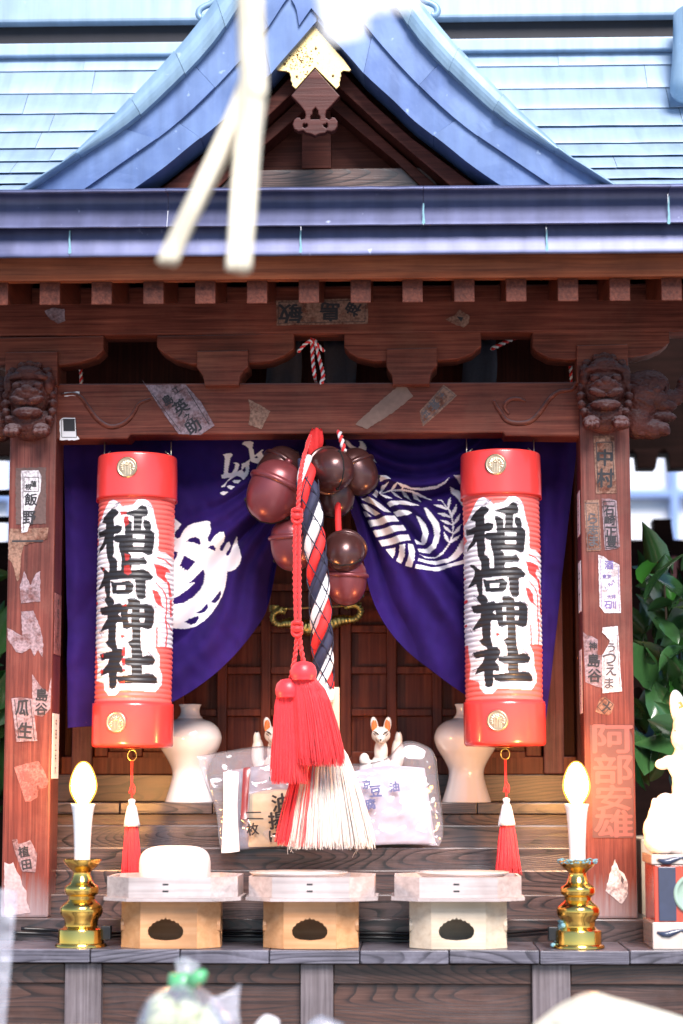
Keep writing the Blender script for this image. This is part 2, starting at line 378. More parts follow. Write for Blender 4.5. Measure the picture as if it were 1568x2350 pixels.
W_HINO2 = wood('bleached_cypress', (.60,.45,.31), (.72,.58,.43), (.80,.68,.54), 'x', fine=.5, rough=.45, bump=.1)
W_TRAY = wood('grey_cypress', (.38,.30,.29), (.55,.46,.44), (.68,.60,.58), 'x', fine=.6, rough=.5, wear=.4, wearcol=(.36,.22,.19), bump=.15)
C_ROOF = copper('pale_patina', (.26,.37,.50), (.37,.49,.63), (.55,.65,.74), .42, .15, False, 5, .3)
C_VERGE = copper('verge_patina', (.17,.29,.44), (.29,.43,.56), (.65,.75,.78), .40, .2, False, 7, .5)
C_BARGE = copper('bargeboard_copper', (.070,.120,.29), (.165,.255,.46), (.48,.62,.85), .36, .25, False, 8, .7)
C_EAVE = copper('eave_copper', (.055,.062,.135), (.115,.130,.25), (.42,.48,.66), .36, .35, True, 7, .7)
VERDI = plain('verdigris', (.20,.40,.47), .8, var=.3, scale=300)
GOLD = plain('gilt_metal', (.84,.60,.27), .42, 1.0, var=.25, scale=500)
PIT = plain('gilt_pit', (.16,.09,.03), .6, .5)
BRASS = plain('polished_brass', (.92,.57,.14), .16, 1.0, var=.15, scale=30)
DBRASS = plain('old_brass', (.62,.50,.16), .28, 1.0, var=.5, scale=260, bump=.5)
BELL_R = plain('red_bronze', (.19,.042,.048), .36, .40, var=.2, scale=40, coat=.15)
BELL_D = plain('dark_bronze', (.080,.030,.028), .30, .45, var=.3, scale=40, coat=.25)
SLIT = plain('bell_slit', (.004,.003,.003), .9)
REDP = plain('red_plastic', (.88,.055,.050), .28, coat=.45, var=.05)
RED = plain('red_silk', (.78,.018,.020), .55, sheen=.3, var=.2, scale=200)
REDT = plain('red_tassel_silk', (.90,.042,.055), .36, sheen=.15, var=.25, scale=300)
WHITE_T = plain('bleached_hemp', (.90,.82,.75), .55, var=.2, scale=200)
ROPE_W = plain('white_cloth', (.84,.82,.84), .8, var=.08, scale=200, bump=.2)
ROPE_N = plain('navy_cloth', (.022,.024,.060), .75, var=.3, scale=200, bump=.2)
ROPE_R = plain('red_cloth', (.78,.025,.025), .75, var=.15, scale=200, bump=.2)
NET = plain('navy_net', (.012,.014,.035), .7)
PORC = plain('white_porcelain', (.84,.79,.77), .12, coat=.6, var=.02, scale=20)
PORC_T = plain('warm_porcelain', (.82,.74,.68), .12, coat=.6, var=.03, scale=20)
RICE = plain('rice_white', (.88,.87,.88), .6, var=.02)
CANDLE = plain('white_candle_tube', (.88,.86,.84), .35, var=.02, sss=.1)
BULB = plain('lit_filament_glow', (1,.9,.7), .3, emit=(1.0,.50,.17), es=230.0)
BLACK = plain('black_plastic', (.012,.012,.014), .35)
WIRE = plain('steel_wire', (.62,.55,.42), .35, .9)
LEAF1 = plain('dark_leaf', (.036,.100,.030), .20, coat=.35, var=.35, scale=40, bump=.25)
LEAF2 = plain('fresh_leaf', (.035,.16,.02), .30, coat=.3, var=.25, scale=40, bump=.2)
PAPER_W = plain('white_paper', (.80,.78,.80), .7, var=.08, scale=120)
PAPER_B = plain('browned_paper', (.30,.19,.145), .7, var=.2, scale=120)
PAPER_L = plain('lavender_grey_paper', (.30,.235,.26), .7, var=.25, scale=120)
PAPER_P = plain('pink_stained_paper', (.34,.15,.14), .7, var=.2, scale=120)
PAPER_D = plain('dark_old_paper', (.10,.055,.05), .7, var=.5, scale=300)
def paper(name, c, dark):
    m, nt, b, N, L = newmat(name); tc = N.new('ShaderNodeTexCoord'); oi = N.new('ShaderNodeObjectInfo')
    ad = N.new('ShaderNodeVectorMath'); ad.operation = 'ADD'; L.new(tc.outputs['Object'], ad.inputs[0]); L.new(oi.outputs['Random'], ad.inputs[1])
    n1 = N.new('ShaderNodeTexNoise'); n1.inputs['Scale'].default_value = 55; n1.inputs['Detail'].default_value = 7; n1.inputs['Roughness'].default_value = .7; L.new(ad.outputs[0], n1.inputs['Vector'])
    n2 = N.new('ShaderNodeTexNoise'); n2.inputs['Scale'].default_value = 320; n2.inputs['Detail'].default_value = 3; L.new(ad.outputs[0], n2.inputs['Vector'])
    r1 = ramp(N, [(.36, dark), (.52, c), (.75, tuple(min(.85, x*1.25) for x in c))]); L.new(n1.outputs[0], r1.inputs[0])
    mr = N.new('ShaderNodeMapRange'); mr.inputs[1].default_value = .35; mr.inputs[2].default_value = .6; mr.inputs[3].default_value = .6; mr.inputs[4].default_value = 1.08; L.new(n2.outputs[0], mr.inputs[0])
    mx = N.new('ShaderNodeMix'); mx.data_type = 'RGBA'; mx.blend_type = 'MULTIPLY'; mx.inputs[0].default_value = 1; L.new(r1.outputs[0], mx.inputs[6]); L.new(mr.outputs[0], mx.inputs[7]); L.new(mx.outputs[2], b.inputs['Base Color'])
    b.inputs['Roughness'].default_value = .75; b.inputs['Specular IOR Level'].default_value = .2; return m
PAPER_B = paper('browned_paper', (.27,.155,.115), (.13,.045,.03)); PAPER_L = paper('lavender_grey_paper', (.30,.22,.25), (.15,.07,.07)); PAPER_P = paper('pink_stained_paper', (.33,.13,.125), (.17,.05,.045))
PAPER_S = paper('sunned_white_paper', (.66,.62,.66), (.40,.33,.35))
INK = plain('black_ink', (.022,.021,.026), .7)
INK_G = plain('grey_ink', (.085,.075,.085), .7)
INK_P = plain('purple_ink', (.16,.12,.32), .7)
INK_R = plain('faded_red_letter', (.20,.068,.066), .6, var=.15, scale=150)
CREAM = plain('cream_wood', (.72,.58,.40), .5)
WHITEWALL = plain('white_wall', (.82,.84,.88), .8, var=.03)
BLUEBAR = plain('blue_bar', (.22,.33,.62), .6)

def bulb_glass():
    """bulb shell: lets the filament glow through, its amber emission paints the bloom fringe"""
    m, nt, b, N, L = newmat('amber_bloom_glass'); out = N['Material Output']
    tr = N.new('ShaderNodeBsdfTransparent'); tr.inputs[0].default_value = (1, .9, .75, 1)
    em = N.new('ShaderNodeEmission'); em.inputs[0].default_value = (1, .40, .07, 1); em.inputs[1].default_value = 1.9  # amber emission added as the orange bloom around the bulb
    mx = N.new('ShaderNodeMixShader'); mx.inputs[0].default_value = .55; L.new(tr.outputs[0], mx.inputs[1]); L.new(em.outputs[0], mx.inputs[2]); L.new(mx.outputs[0], out.inputs[0]); return m
GLASS = bulb_glass()

# ================================================================ ground
gm = wood('ground_earth', (.16,.15,.14), (.26,.25,.24), (.36,.35,.34), 'x', fine=.2)
g = mesh_obj('ground', [(-60,-60,0),(60,-60,0),(60,90,0),(-60,90,0)], [(0,1,2,3)], gm); tag(g, kind='structure')

# ================================================================ the shrine
shrine = empty('shrine', (0, 0.1, 0))
tag(shrine, 'small dark red wooden shrine with blue copper gable roof and carved beam ends', 'shrine')
def xat(px, y, Y): return U(px, y, Y).x
XC = 784
# --- posts
zt, zb = U(700, 790, 0).z, U(700, 2107, 0).z
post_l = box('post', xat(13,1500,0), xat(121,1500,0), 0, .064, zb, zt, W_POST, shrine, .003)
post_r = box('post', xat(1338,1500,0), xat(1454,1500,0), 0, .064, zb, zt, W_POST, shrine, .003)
# --- base sill, shelf, skirting
zsill = U(XC, 2109, -.015).z; zshelf = U(XC, 2179, -.16).z
box('base_sill', xat(20,2130,-.015), xat(1502,2130,-.015), -.015, .34, zshelf - .03, zsill, W_STEP, shrine, .0015)
shelf = empty('shelf', (0, -.06, 0), shrine)
js = [-204, 1, 207, 413, 618, 826, 1031, 1239, 1446, 1652]
for i in range(len(js) - 1):
    x0, x1 = xat(js[i], 2190, -.16), xat(js[i+1], 2190, -.16)
    dz = random.uniform(-.0006, .0006)
    box('plank', x0 + .0006, x1 - .0006, -.16 + random.uniform(-.001, .001), -.0155, U(XC, 2211, -.16).z + dz, zshelf + dz - .0006, W_SHELF, shelf, .0014)
skirt = empty('skirting', (0, -.06, 0), shrine)
stl = [(-330,-250), (148, 232), (690, 765), (1222, 1310), (1780, 1860)]
for a, b in stl: box('stile', xat(a,2280,-.148), xat(b,2280,-.148), -.148, -.12, 0.02, U(XC, 2212, -.148).z - .0004, W_STILE, skirt, .0015)
for k in range(len(stl) - 1):
    a, b = stl[k][1], stl[k+1][0]
    xa, xb = xat(a, 2280, -.14) + .0004, xat(b, 2280, -.14) - .0004
    box('rail', xa, xb, -.138, -.12, U(XC, 2258, -.138).z, U(XC, 2212, -.138).z - .0004, W_SKIRT, skirt, .0012)
    box('panel', xa, xb, -.132, -.12, U(XC, 2400, -.138).z, U(XC, 2258.5, -.138).z - .0003, W_SKIRT, skirt, .001)
    box('panel', xa, xb, -.132, -.12, .02, U(XC, 2400.5, -.138).z, W_SKIRT, skirt, .001)
# --- steps
steps = empty('steps', (0, 0, 0), shrine)
for yt, yb, Y in ((2053,2113,.018), (1997,2058,.053), (1945,2003,.088), (1894,1950,.123)):
    z1 = U(XC, yt, Y).z; z0 = U(XC, yb, Y).z
    box('step_board', xat(100,yt,Y) , xat(1370,yt,Y), Y, .29, z0, z1, W_STEP, steps, .0018)
zl = U(XC, 1842, .15).z
box('riser', xat(100,1880,.158), xat(1370,1880,.158), .158, .29, U(XC,1900,.158).z, U(XC,1868,.158).z - .0004, W_SKIRT, steps, .001)
lj = [100, 275, 488, 700, 810, 1002, 1007+88, 1370]
for i in range(len(lj)-1):
    box('ledge_board', xat(lj[i],1850,.15) + .0005, xat(lj[i+1],1850,.15) - .0005, .15 + random.uniform(-.0008,.0008), .29, U(XC,1868,.15).z, zl - random.uniform(0,.0006), W_STEP, steps, .001)
# --- inner wall, sill, doors
wall = empty('inner_wall', (0, .29, 0), shrine)
ztop = U(XC, 560, .3).z
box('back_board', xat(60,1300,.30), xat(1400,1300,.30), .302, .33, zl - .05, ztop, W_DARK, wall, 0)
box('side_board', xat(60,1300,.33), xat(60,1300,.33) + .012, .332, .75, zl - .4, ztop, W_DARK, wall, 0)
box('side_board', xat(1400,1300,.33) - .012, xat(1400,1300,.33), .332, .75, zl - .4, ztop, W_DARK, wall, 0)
box('door_sill', xat(80,1800,.262), xat(1390,1800,.262), .262, .3015, zl + .0004, U(XC,1778,.262).z, W_SKIRT, wall, .001)
box('kick_board', xat(80,1760,.272), xat(1390,1760,.272), .272, .3015, U(XC,1777,.272).z, U(XC,1737,.272).z, W_DOOR, wall, .001)
for a, b in ((168,214), (1246,1292)):
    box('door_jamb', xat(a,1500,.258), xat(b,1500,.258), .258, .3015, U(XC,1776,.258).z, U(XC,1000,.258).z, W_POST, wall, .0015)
for a, b in ((70,140), (1322,1390)):
    box('corner_board', xat(a,1500,.25), xat(b,1500,.25), .25, .3015, U(XC,1776,.25).z, U(XC,900,.25).z, W_DARK, wall, .0015)
hy = [1060, 1155, 1250, 1347, 1443, 1538, 1635, 1733]
for side in (0, 1):
    door = empty('door', (0, .27, 0), shrine)
    vx = [226, 318, 412, 510, 610, 716, 764] if side == 0 else [784, 800, 899, 1003, 1106, 1210, 1236]
    bars = [(x-11, x+11) for x in vx]
    if side == 0: bars[-1] = (742, 778); bars[-2] = (712, 730)
    else: bars[0] = (781, 800); bars[1] = (812, 829)
    if side == 1: bars = [(781, 806)] + [(x-11, x+11) for x in (899, 1003, 1106)] + [(1205, 1240)]
    else: bars = [(220, 250)] + [(x-11, x+11) for x in (318, 412, 510, 610)] + [(716, 778)]
    Yb = .270
    for a, b in bars:
        box('lattice_bar', xat(a,1500,Yb), xat(b,1500,Yb), Yb, Yb + .016, U(XC,1736,Yb).z, U(XC,1040,Yb).z, W_DOOR, door, .0014)
    for i in range(len(bars) - 1):
        x0, x1 = xat(bars[i][1],1500,Yb) + .0002, xat(bars[i+1][0],1500,Yb) - .0002
        for k in range(len(hy)):
            zz = U(XC, hy[k], Yb).z
            box('lattice_rail', x0, x1, Yb + .002, Yb + .016, zz - .005, zz + .005, W_DOOR, door, .0012)
            if k < len(hy) - 1:
                z2 = U(XC, hy[k+1], Yb).z
                box('door_panel', x0, x1, Yb + .0135, Yb + .019, z2 + .0052, zz - .0052, W_DOOR, door, .0008)
# --- tie beam with its carved vines
beam = prism('tie_beam', [[(126,880),(1334,876),(1334,1002),(1160,1000),(1154,993),(300,998),(292,1007),(126,1008)]], .006, .05, W_BEAM, shrine, .0022)
def vine(pts, r):
    m = MB(); P = smooth_line([U(x, y, .0056) for x, y in pts], 5); n = len(P)
    m.tube(P, [r * (0.35 + 0.65 * math.sin(math.pi * (0.12 + 0.76 * i / (n-1)))) for i in range(n)], 6)
    return m
def pz(z): return (783.5 + z[0]*.5, 573.7 + z[1]*.5)
m = vine([pz(p) for p in ((1078,605),(1060,640),(1000,650),(960,680),(930,720),(900,760),(860,790),(800,795),(755,780),(730,745),(710,715),(700,690))], .0034); m.build('vine_carving', W_BEAM, beam)
m = vine([pz(p) for p in ((770,755),(750,720),(770,690),(810,682),(845,695))], .0028); m.build('vine_carving', W_BEAM, beam)
def pl(z): return (z[0]*.5, 573.7 + z[1]*.5)
m = vine([pl(p) for p in ((285,665),(340,660),(375,680),(410,730),(450,780),(500,810),(550,805),(590,780),(620,740),(640,705),(690,685))], .0032); m.build('vine_carving', W_BEAM, beam)
# --- bracket arms and blocks
for P in ([(-75,775),(238,770),(238,803),(220,820),(180,833),(135,838),(0,838),(-50,825),(-75,800)],
          [(360,770),(675,764),(675,800),(655,815),(625,828),(600,832),(440,836),(400,825),(372,808),(360,795)],
          [(790,762),(1105,757),(1105,795),(1085,812),(1050,824),(1010,827),(860,829),(820,820),(800,808),(790,795)],
          [(1222,756),(1537,750),(1537,785),(1520,800),(1490,812),(1450,820),(1300,826),(1260,822),(1230,806),(1222,795)]):
    prism('bracket_arm', [P], -.002, .045, W_BEAM, shrine, .0018)
for P in ([(452,805),(570,803),(570,842),(560,850),(552,862),(548,884),(470,885),(466,862),(458,850),(452,843)],
          [(887,800),(1004,797),(1004,838),(992,850),(988,862),(986,882),(902,883),(900,862),(892,850),(887,840)]):
    prism('bracket_block', [P], -.010, .065, W_BEAM, shrine, .0014)
for P in ([(12,808),(132,806),(132,884),(12,885)], [(1324,792),(1442,789),(1442,880),(1324,880)]):
    prism('bracket_block', [P], -.010, .075, W_BEAM, shrine, .0014)
pbox('purlin', -350, 1950, 655, 765, -.004, .05, W_BEAM, shrine, .0025)
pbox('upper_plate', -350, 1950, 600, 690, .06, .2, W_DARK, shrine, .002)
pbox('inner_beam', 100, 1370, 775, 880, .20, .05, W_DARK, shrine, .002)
# --- rafters, soffit, fascia
roof = empty('roof', (0, 0, 1.9), shrine)
Yr = -.172; zr0, zr1 = U(XC, 695, Yr).z, U(XC, 642, Yr).z; sl_ = math.tan(R(13))
rm = None
for k in range(-9, 11):
    xc_ = xat(709 + 119*k, 670, Yr); hw = 24 * S(Yr)
    v = []; L_ = .42
    for y, dz in ((0, 0), (L_, L_*sl_)):
        v += [(xc_-hw, Yr+y, zr0+dz), (xc_+hw, Yr+y, zr0+dz), (xc_+hw, Yr+y, zr1+dz), (xc_-hw, Yr+y, zr1+dz)]
    o = mesh_obj('rafter', v, [(0,1,2,3),(4,7,6,5),(0,4,5,1),(1,5,6,2),(2,6,7,3),(3,7,4,0)], W_RAFT, roof)
    bevel_mesh(o.data, .0012)
xl, xr_ = xat(-420, 600, -.18), xat(2000, 600, -.18)
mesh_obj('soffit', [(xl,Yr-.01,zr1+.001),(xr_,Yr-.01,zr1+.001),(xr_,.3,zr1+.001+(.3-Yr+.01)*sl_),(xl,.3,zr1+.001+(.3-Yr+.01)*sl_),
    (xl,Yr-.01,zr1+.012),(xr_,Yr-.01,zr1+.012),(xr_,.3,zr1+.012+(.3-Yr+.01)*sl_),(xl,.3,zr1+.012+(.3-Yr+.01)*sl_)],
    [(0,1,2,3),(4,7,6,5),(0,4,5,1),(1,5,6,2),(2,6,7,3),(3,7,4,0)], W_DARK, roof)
fm = MB(); P = []
for y, Y in ((640,-.178),(639,-.187),(625,-.189),(600,-.190),(582,-.191),(578,-.18)):
    z = U(XC, y, Y).z; P.append([(xl, Y, z), (xr_, Y, z)])
P.append([(xl,-.165,P[-1][0][2]),(xr_,-.165,P[-1][0][2])]); P.append([(xl,-.165,P[0][0][2]),(xr_,-.165,P[0][0][2])]); P.append(P[0])
fm.grid(P); fm.build('fascia_board', W_FASC, roof, False)
# --- copper eave edge in two tiers of folded sheets
def tier(prof, cuts, mat):
    for i in range(len(cuts) - 1):
        x0, x1 = xat(cuts[i], 500, -.22) + .0003, xat(cuts[i+1], 500, -.22) - .0003
        m = MB(); rows = []
        ns = 24; dy = random.uniform(-.0006, .0006)
        for y, Y in prof:
            z = U(XC, y, Y).z
            rows.append([(x0 + (x1-x0)*k/ns, Y + dy + .0002*math.sin(k*1.7 + i*2 + y*.02) + .0004*mnoise.noise(Vector((x0*30 + k*.6, y*.02, i*3.1))), z + .0004*mnoise.noise(Vector((k*.45, i*5., 2)))) for k in range(ns+1)])
        m.grid(rows); m.build('eave_sheet', mat, roof)
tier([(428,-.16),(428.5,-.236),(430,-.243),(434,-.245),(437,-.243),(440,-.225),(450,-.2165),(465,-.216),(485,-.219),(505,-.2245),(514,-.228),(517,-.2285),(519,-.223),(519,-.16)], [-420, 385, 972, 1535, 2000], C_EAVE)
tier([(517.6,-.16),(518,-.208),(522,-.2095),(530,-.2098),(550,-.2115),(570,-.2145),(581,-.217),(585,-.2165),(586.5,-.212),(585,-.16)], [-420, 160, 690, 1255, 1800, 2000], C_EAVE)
for x, y0, y1, Y in ((972,462,518,-.2292),(1535,445,518,-.2292),(160,524,586,-.2155),(690,524,584,-.2155),(1255,522,582,-.2155)):
    # green runs of verdigris below the seams: thin crusts
    a = xz([(x-1,y0+4),(x+2,y0+6),(x+1.4,y0*.6+y1*.4),(x+2.6,(y0+y1)/2+6),(x+4,y1-6),(x+1,y1-3),(x-3.4,y1-5),(x-1.5,(y0+y1)/2+8),(x-2.2,(y0+y1)/2)], Y)
    prism_xz('verdigris_run', [a], Y - .0012, .0008, VERDI, roof)
# --- main roof in lapped copper courses (a concave slope)
Ys = [-.19, -.145, -.10, -.055, -.010, .035, .078, .118, .150, .178]
ys = [443, 425, 400, 372, 341, 302, 260, 212, 160, 118]
pr = [(Y, U(250, y, Y).z) for Y, y in zip(Ys, ys)]
for k in range(len(pr) - 1):
    (Y0, z0), (Y1, z1) = pr[k], pr[k+1]
    cuts = [xl]; 
    while cuts[-1] < xr_ - .25: cuts.append(cuts[-1] + random.uniform(.19, .30))
    cuts.append(xr_)
    if k <= 3:                                      # the plates stop behind the bargeboards of the gable
        ga, gb = (xat(262,400,-.12), xat(1190,400,-.12)) if k < 3 else (xat(345,360,-.05), xat(1108,360,-.05))
        segs = [(a, min(b, ga)) for a, b in zip(cuts, cuts[1:]) if a < ga - .01] + [(max(a, gb), b) for a, b in zip(cuts, cuts[1:]) if b > gb + .01]
    else: segs = list(zip(cuts, cuts[1:]))
    for sa, sb_ in segs:
        m = MB(); x0, x1 = sa + .0003, sb_ - .0003; ns = 8
        up = .0062; rows = []
        j = random.uniform(-.0005, .0005)
        sl2 = (z1-z0)/(Y1-Y0)
        for (Y, z, e) in ((Y0 + .012, z0 + .012*sl2 + up*.72 - .0009, 1), (Y0 - .006, z0 - .006*sl2 + up - .0009, 1), (Y0 - .006, z0 - .006*sl2 + up, 1), ((Y0+Y1)/2, (z0+z1)/2 + .0006 + up*.5, 0), (Y1 + .018, z1 + .018*sl2 - .001, 0)):
            rows.append([(x0 + (x1-x0)*q/ns, Y, z + j + e*.0008*mnoise.noise(Vector((x0*40 + q*.7, k*2., 1)))) for q in range(ns+1)])
        m.grid(rows); m.build('roof_plate', C_ROOF, roof)
# dark boarding under the plates
dm = MB(); ga, gb = xat(262,400,-.12), xat(1190,400,-.12)
for Y, z in [(pr[0][0] + .01, pr[0][1] - .004)]: pass
dk = [(pr[0][0] + .01, pr[0][1] - .004)] + [(Y, z - .0045) for Y, z in pr] + [(pr[-1][0] + .04, pr[-1][1] + .02)]
for xa, xb, rs in ((xl, ga, dk[:6]), (gb, xr_, dk[:6]), (xl, xr_, dk[5:])): dm.grid([[(xa, Y, z), (xb, Y, z)] for Y, z in rs])
dm.build('roof_deck', W_DARK, roof)
# ridge boxes
C_DARK = copper('shaded_recess_copper', (.008,.008,.012), (.018,.018,.026), (.05,.06,.08), .5, .3, True, 7, .3)  # shade under the ridge cap put into the copper colour
pbox('ridge_board', -420, 2000, 91, 119, .150, .05, C_ROOF, roof, .002)
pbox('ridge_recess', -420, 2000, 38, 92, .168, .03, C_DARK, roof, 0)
pbox('ridge_cap', -420, 2000, -90, 42, .148, .09, C_ROOF, roof, .004)
mm_ = MB(); mm_.tube([U(1585, 40, .12), U(1585, 90, .10), U(1582, 150, .07), U(1578, 205, .035), U(1578, 215, .03)], [.024,.024,.0235,.0235,.016], 20)
mm_.build('descending_ridge', C_VERGE, roof)
# --- gable
gab = empty('gable', (0, -.1, 2.0), shrine)
XG = U(727, 300, -.2).x
def arc(pts, Y):
    P = smooth_line([Vector((x, z, 0)) for x, z in xz(pts, Y)], 8)
    d = [0.0]
    for a, b in zip(P, P[1:]): d.append(d[-1] + (b - a).length)
    return P, d
def samp(A, u):
    P, d = A; t = u * d[-1]; i = 0
    while i < len(P) - 2 and d[i+1] < t: i += 1
    return P[i].lerp(P[i+1], (t - d[i]) / max(d[i+1] - d[i], 1e-9))
o_out = [(24,445),(92,402),(145,370),(215,305),(260,265),(315,207),(370,150),(440,70),(495,0),(560,-90),(640,-190),(727,-280)]
o_in = [(45,445),(155,372),(295,282),(410,180),(480,107),(520,55),(555,0),(620,-85),(690,-165),(727,-205)]
a_lo = [(172,447),(280,372),(395,290),(500,192),(600,80),(655,0),(700,-55),(727,-85)]
b_lo = [(280,450),(370,388),(435,335),(505,280),(550,235),(615,175),(645,140),(690,90),(727,47)]
def band(name, A, B, cuts, Y, depth, mat, bulge=0.0, lap=0.0, gap=.0004):
    A, B = arc(A, Y), arc(B, Y)
    for side in (1, -1):
        for i in range(len(cuts) - 1):
            u0, u1 = cuts[i], cuts[i+1]; n = max(3, int(26 * (u1 - u0))); nc = 6
            v = []; f = []
            du = gap / A[1][-1]
            for q in range(n + 1):
                u = u0 + du + (u1 - u0 - 2*du) * q / n
                a, b = samp(A, u), samp(B, u)
                for c in range(nc + 1):
                    t = c / nc; p = a.lerp(b, t)
                    x = p.x if side > 0 else 2 * XG - p.x
                    yy = Y - bulge * math.sin(math.pi * (t*.85 + .1)) + lap * (1 - q / n)  - .0006*mnoise.noise(Vector((p.x*25, p.y*25, i)))
                    v.append((x, yy, p.y))
            nf = len(v)
            v += [(a[0], Y + depth, a[2]) for a in v]
            w_ = nc + 1
            def qd(a, b, c, d): f.append((a, b, c, d) if side > 0 else (d, c, b, a))
            for q in range(n):
                for c in range(nc):
                    k = q*w_ + c; qd(k, k+w_, k+w_+1, k+1); 
                k = q*w_; qd(k+nf, k+w_+nf, k+w_, k); k += nc; qd(k, k+w_, k+w_+nf, k+nf)
            for c in range(nc):
                qd(c, c+1, c+1+nf, c+nf); k = n*w_ + c; qd(k+nf, k+nf+1, k+1, k)
            o = mesh_obj(name, v, f, mat, gab)
            me = o.data
            me.polygons.foreach_set('use_smooth', [False]*len(me.polygons))
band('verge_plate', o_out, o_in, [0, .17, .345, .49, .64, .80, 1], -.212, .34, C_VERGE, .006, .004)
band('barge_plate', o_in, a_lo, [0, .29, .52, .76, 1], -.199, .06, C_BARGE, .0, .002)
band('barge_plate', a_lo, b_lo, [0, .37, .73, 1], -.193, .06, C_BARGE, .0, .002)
def K(p): return (602.4 + p[0]*.16466, p[1]*.16466)
prism('apex_plate', [[K(p) for p in ((400,-60),(410,0),(450,70),(475,140),(495,270),(510,360),(590,240),(682,112),(780,225),(875,340),(885,250),(895,170),(920,80),(945,0),(950,-60))]], -.1975, .003, C_BARGE, gab, .0004)
# wooden rafters of the gable
for P, Y, d in (([(345,452),(520,318),(610,235),(700,140),(727,112),(727,160),(680,205),(590,290),(405,452)], -.150, .05),
                ([(440,452),(560,345),(700,215),(727,190),(727,228),(640,305),(560,372),(480,452)], -.118, .04)):
    q = xz(P, Y)
    prism_xz('gable_board', [q], Y, d, W_GABLE, gab, .0012)
    prism_xz('gable_board', [[(2*XG - x, z) for x, z in reversed(q)]], Y, d, W_GABLE, gab, .0012)
prism('gable_tie', [[(478,392),(975,383),(1010,430),(440,438)]], -.112, .03, W_SKIRT, gab, .0015)
pbox('king_post', 693, 760, 250, 386, -.096, .02, W_GABLE, gab, .001)
q = xz([(280,475),(500,315),(727,90)], -.07); q = q + [(2*XG - x, z) for x, z in reversed(q)]
prism_xz('gable_panel', [q], -.07, .02, W_GABLE, gab)
KG = [(732,950),(1080,1335),(1050,1370),(960,1470),(890,1540),(878,1600),(885,1640),(930,1665),(958,1650),(965,1630),(1010,1635),(1050,1690),(1045,1760),(1010,1815),(960,1832),(905,1822),(870,1852),(790,1862),(733,1890),(680,1862),(610,1850),(570,1815),(500,1832),(440,1790),(420,1730),(440,1670),(480,1635),(520,1635),(540,1665),(590,1650),(602,1600),(590,1550),(540,1480),(400,1330)]
KH = [[(740,1495),(775,1540),(775,1590),(805,1620),(800,1660),(670,1660),(670,1615),(697,1590),(700,1535)],
      [(565,1730),(580,1715),(597,1728),(615,1718),(632,1735),(625,1765),(590,1785),(562,1765)],
      [(842,1740),(860,1725),(876,1733),(895,1708),(910,1720),(908,1770),(890,1785),(860,1765)]]
prism('gable_pendant', [[K(p) for p in KG]] + [[K(p) for p in h] for h in KH], -.190, .012, W_CARVE, gab, .0012)
GP = [(695,315),(1150,840),(1240,970),(1215,995),(1130,985),(1095,1010),(1100,1060),(1085,1080),(1090,1110),(1075,1150),(1080,1190),(1030,1240),(732,938),(465,1240),(410,1190),(415,1160),(390,1120),(395,1075),(375,1010),(310,990),(230,985),(180,965),(400,665)]
gold = prism('gilt_fitting', [[K(p) for p in GP]], -.181, .004, GOLD, gab, .0008)
mm_ = MB(); rr = random.Random(3)
for i in range(150):
    while True:
        p = (rr.gauss(520, 130), rr.gauss(830, 140))
        if in_poly(np.array([p]), [(690,350),(1100,840),(732,930),(470,1200),(390,1020),(250,950),(400,690)])[0]: break
    a = U(*K(p), -.1814); s_ = rr.uniform(.0003, .0008); mm_.box(a.x - s_*rr.uniform(.5,1.4), a.x + s_, a.y, a.y + .0005, a.z - s_, a.z + s_*rr.uniform(.4, 1.2))
for p in ((310,890), (480,1062), (985,1052), (745,672)):
    a = U(*K(p), -.1816); mm_.ball(a, (.0017,.0006,.0017), 10, 6)
o = mm_.build('pitting', PIT, gold); tag(o, kind='stuff')
# scroll ornaments on the gable ridge
for sgn in (1, -1):
    m = MB(); P = [U(x, y, -.17) for x, y in ((512,-30),(498,-6),(484,8),(470,14),(459,22),(456,33),(462,41),(471,38))]
    if sgn < 0: P = [Vector((2*XG - p.x, p.y, p.z)) for p in P]
    m.tube(smooth_line(P, 5), .0042, 10); m.build('ridge_scroll', C_VERGE, gab)

# --- carved lion and elephant beam ends
def lion(cx, cy, name='lion_carving', flip=1):
    Y0 = -.012; k = S(Y0)
    def p(u, v, wv): a = U(cx, cy, Y0); return (a.x + flip*u*k, Y0 - wv*k, a.z + v*k)
    E = []
    def e(u, v, wv, a, b, c, rot=(0,0,0)): E.append((p(u,v,wv), (a*k, c*k, b*k), rot))
    e(0,25,-5,52,56,40); e(0,-45,-12,52,42,34); e(0,66,18,34,20,24); e(-26,60,26,22,10,14,(0,-14*flip,0)); e(26,60,26,22,10,14,(0,14*flip,0))
    e(-46,45,8,14,28,22); e(46,45,8,14,28,22)
    e(-25,36,34,12,9,9); e(25,36,34,12,9,9)                       # eyes
    e(0,14,30,38,18,22); e(0,26,44,15,11,12); e(-16,20,44,11,9,10); e(16,20,44,11,9,10)   # muzzle, nose
    e(-20,0,38,22,9,16,(0,18*flip,0)); e(20,0,38,22,9,16,(0,-18*flip,0))                     # lips
    e(0,-26,24,36,14,22); e(0,-32,34,20,8,14)                     # jaw
    for s_ in (-1, 1):
        e(s_*34,-68,26,21,17,24)
        for t in (-12, 0, 12): e(s_*34+t,-76,46,7,9,9)
        for q, (u, v) in enumerate(((54,18),(56,-2),(54,-22),(48,-40))): e(s_*u, v, 4, 10, 10, 14)
        e(s_*40,76,2,11,9,12); e(s_*18,88,4,11,9,12)
    e(0,92,4,12,9,12)
    return blob(name, E, W_CARVE, shrine, .0010, 1, rough=.0007)
lion(1388, 908); lion(68, 926)
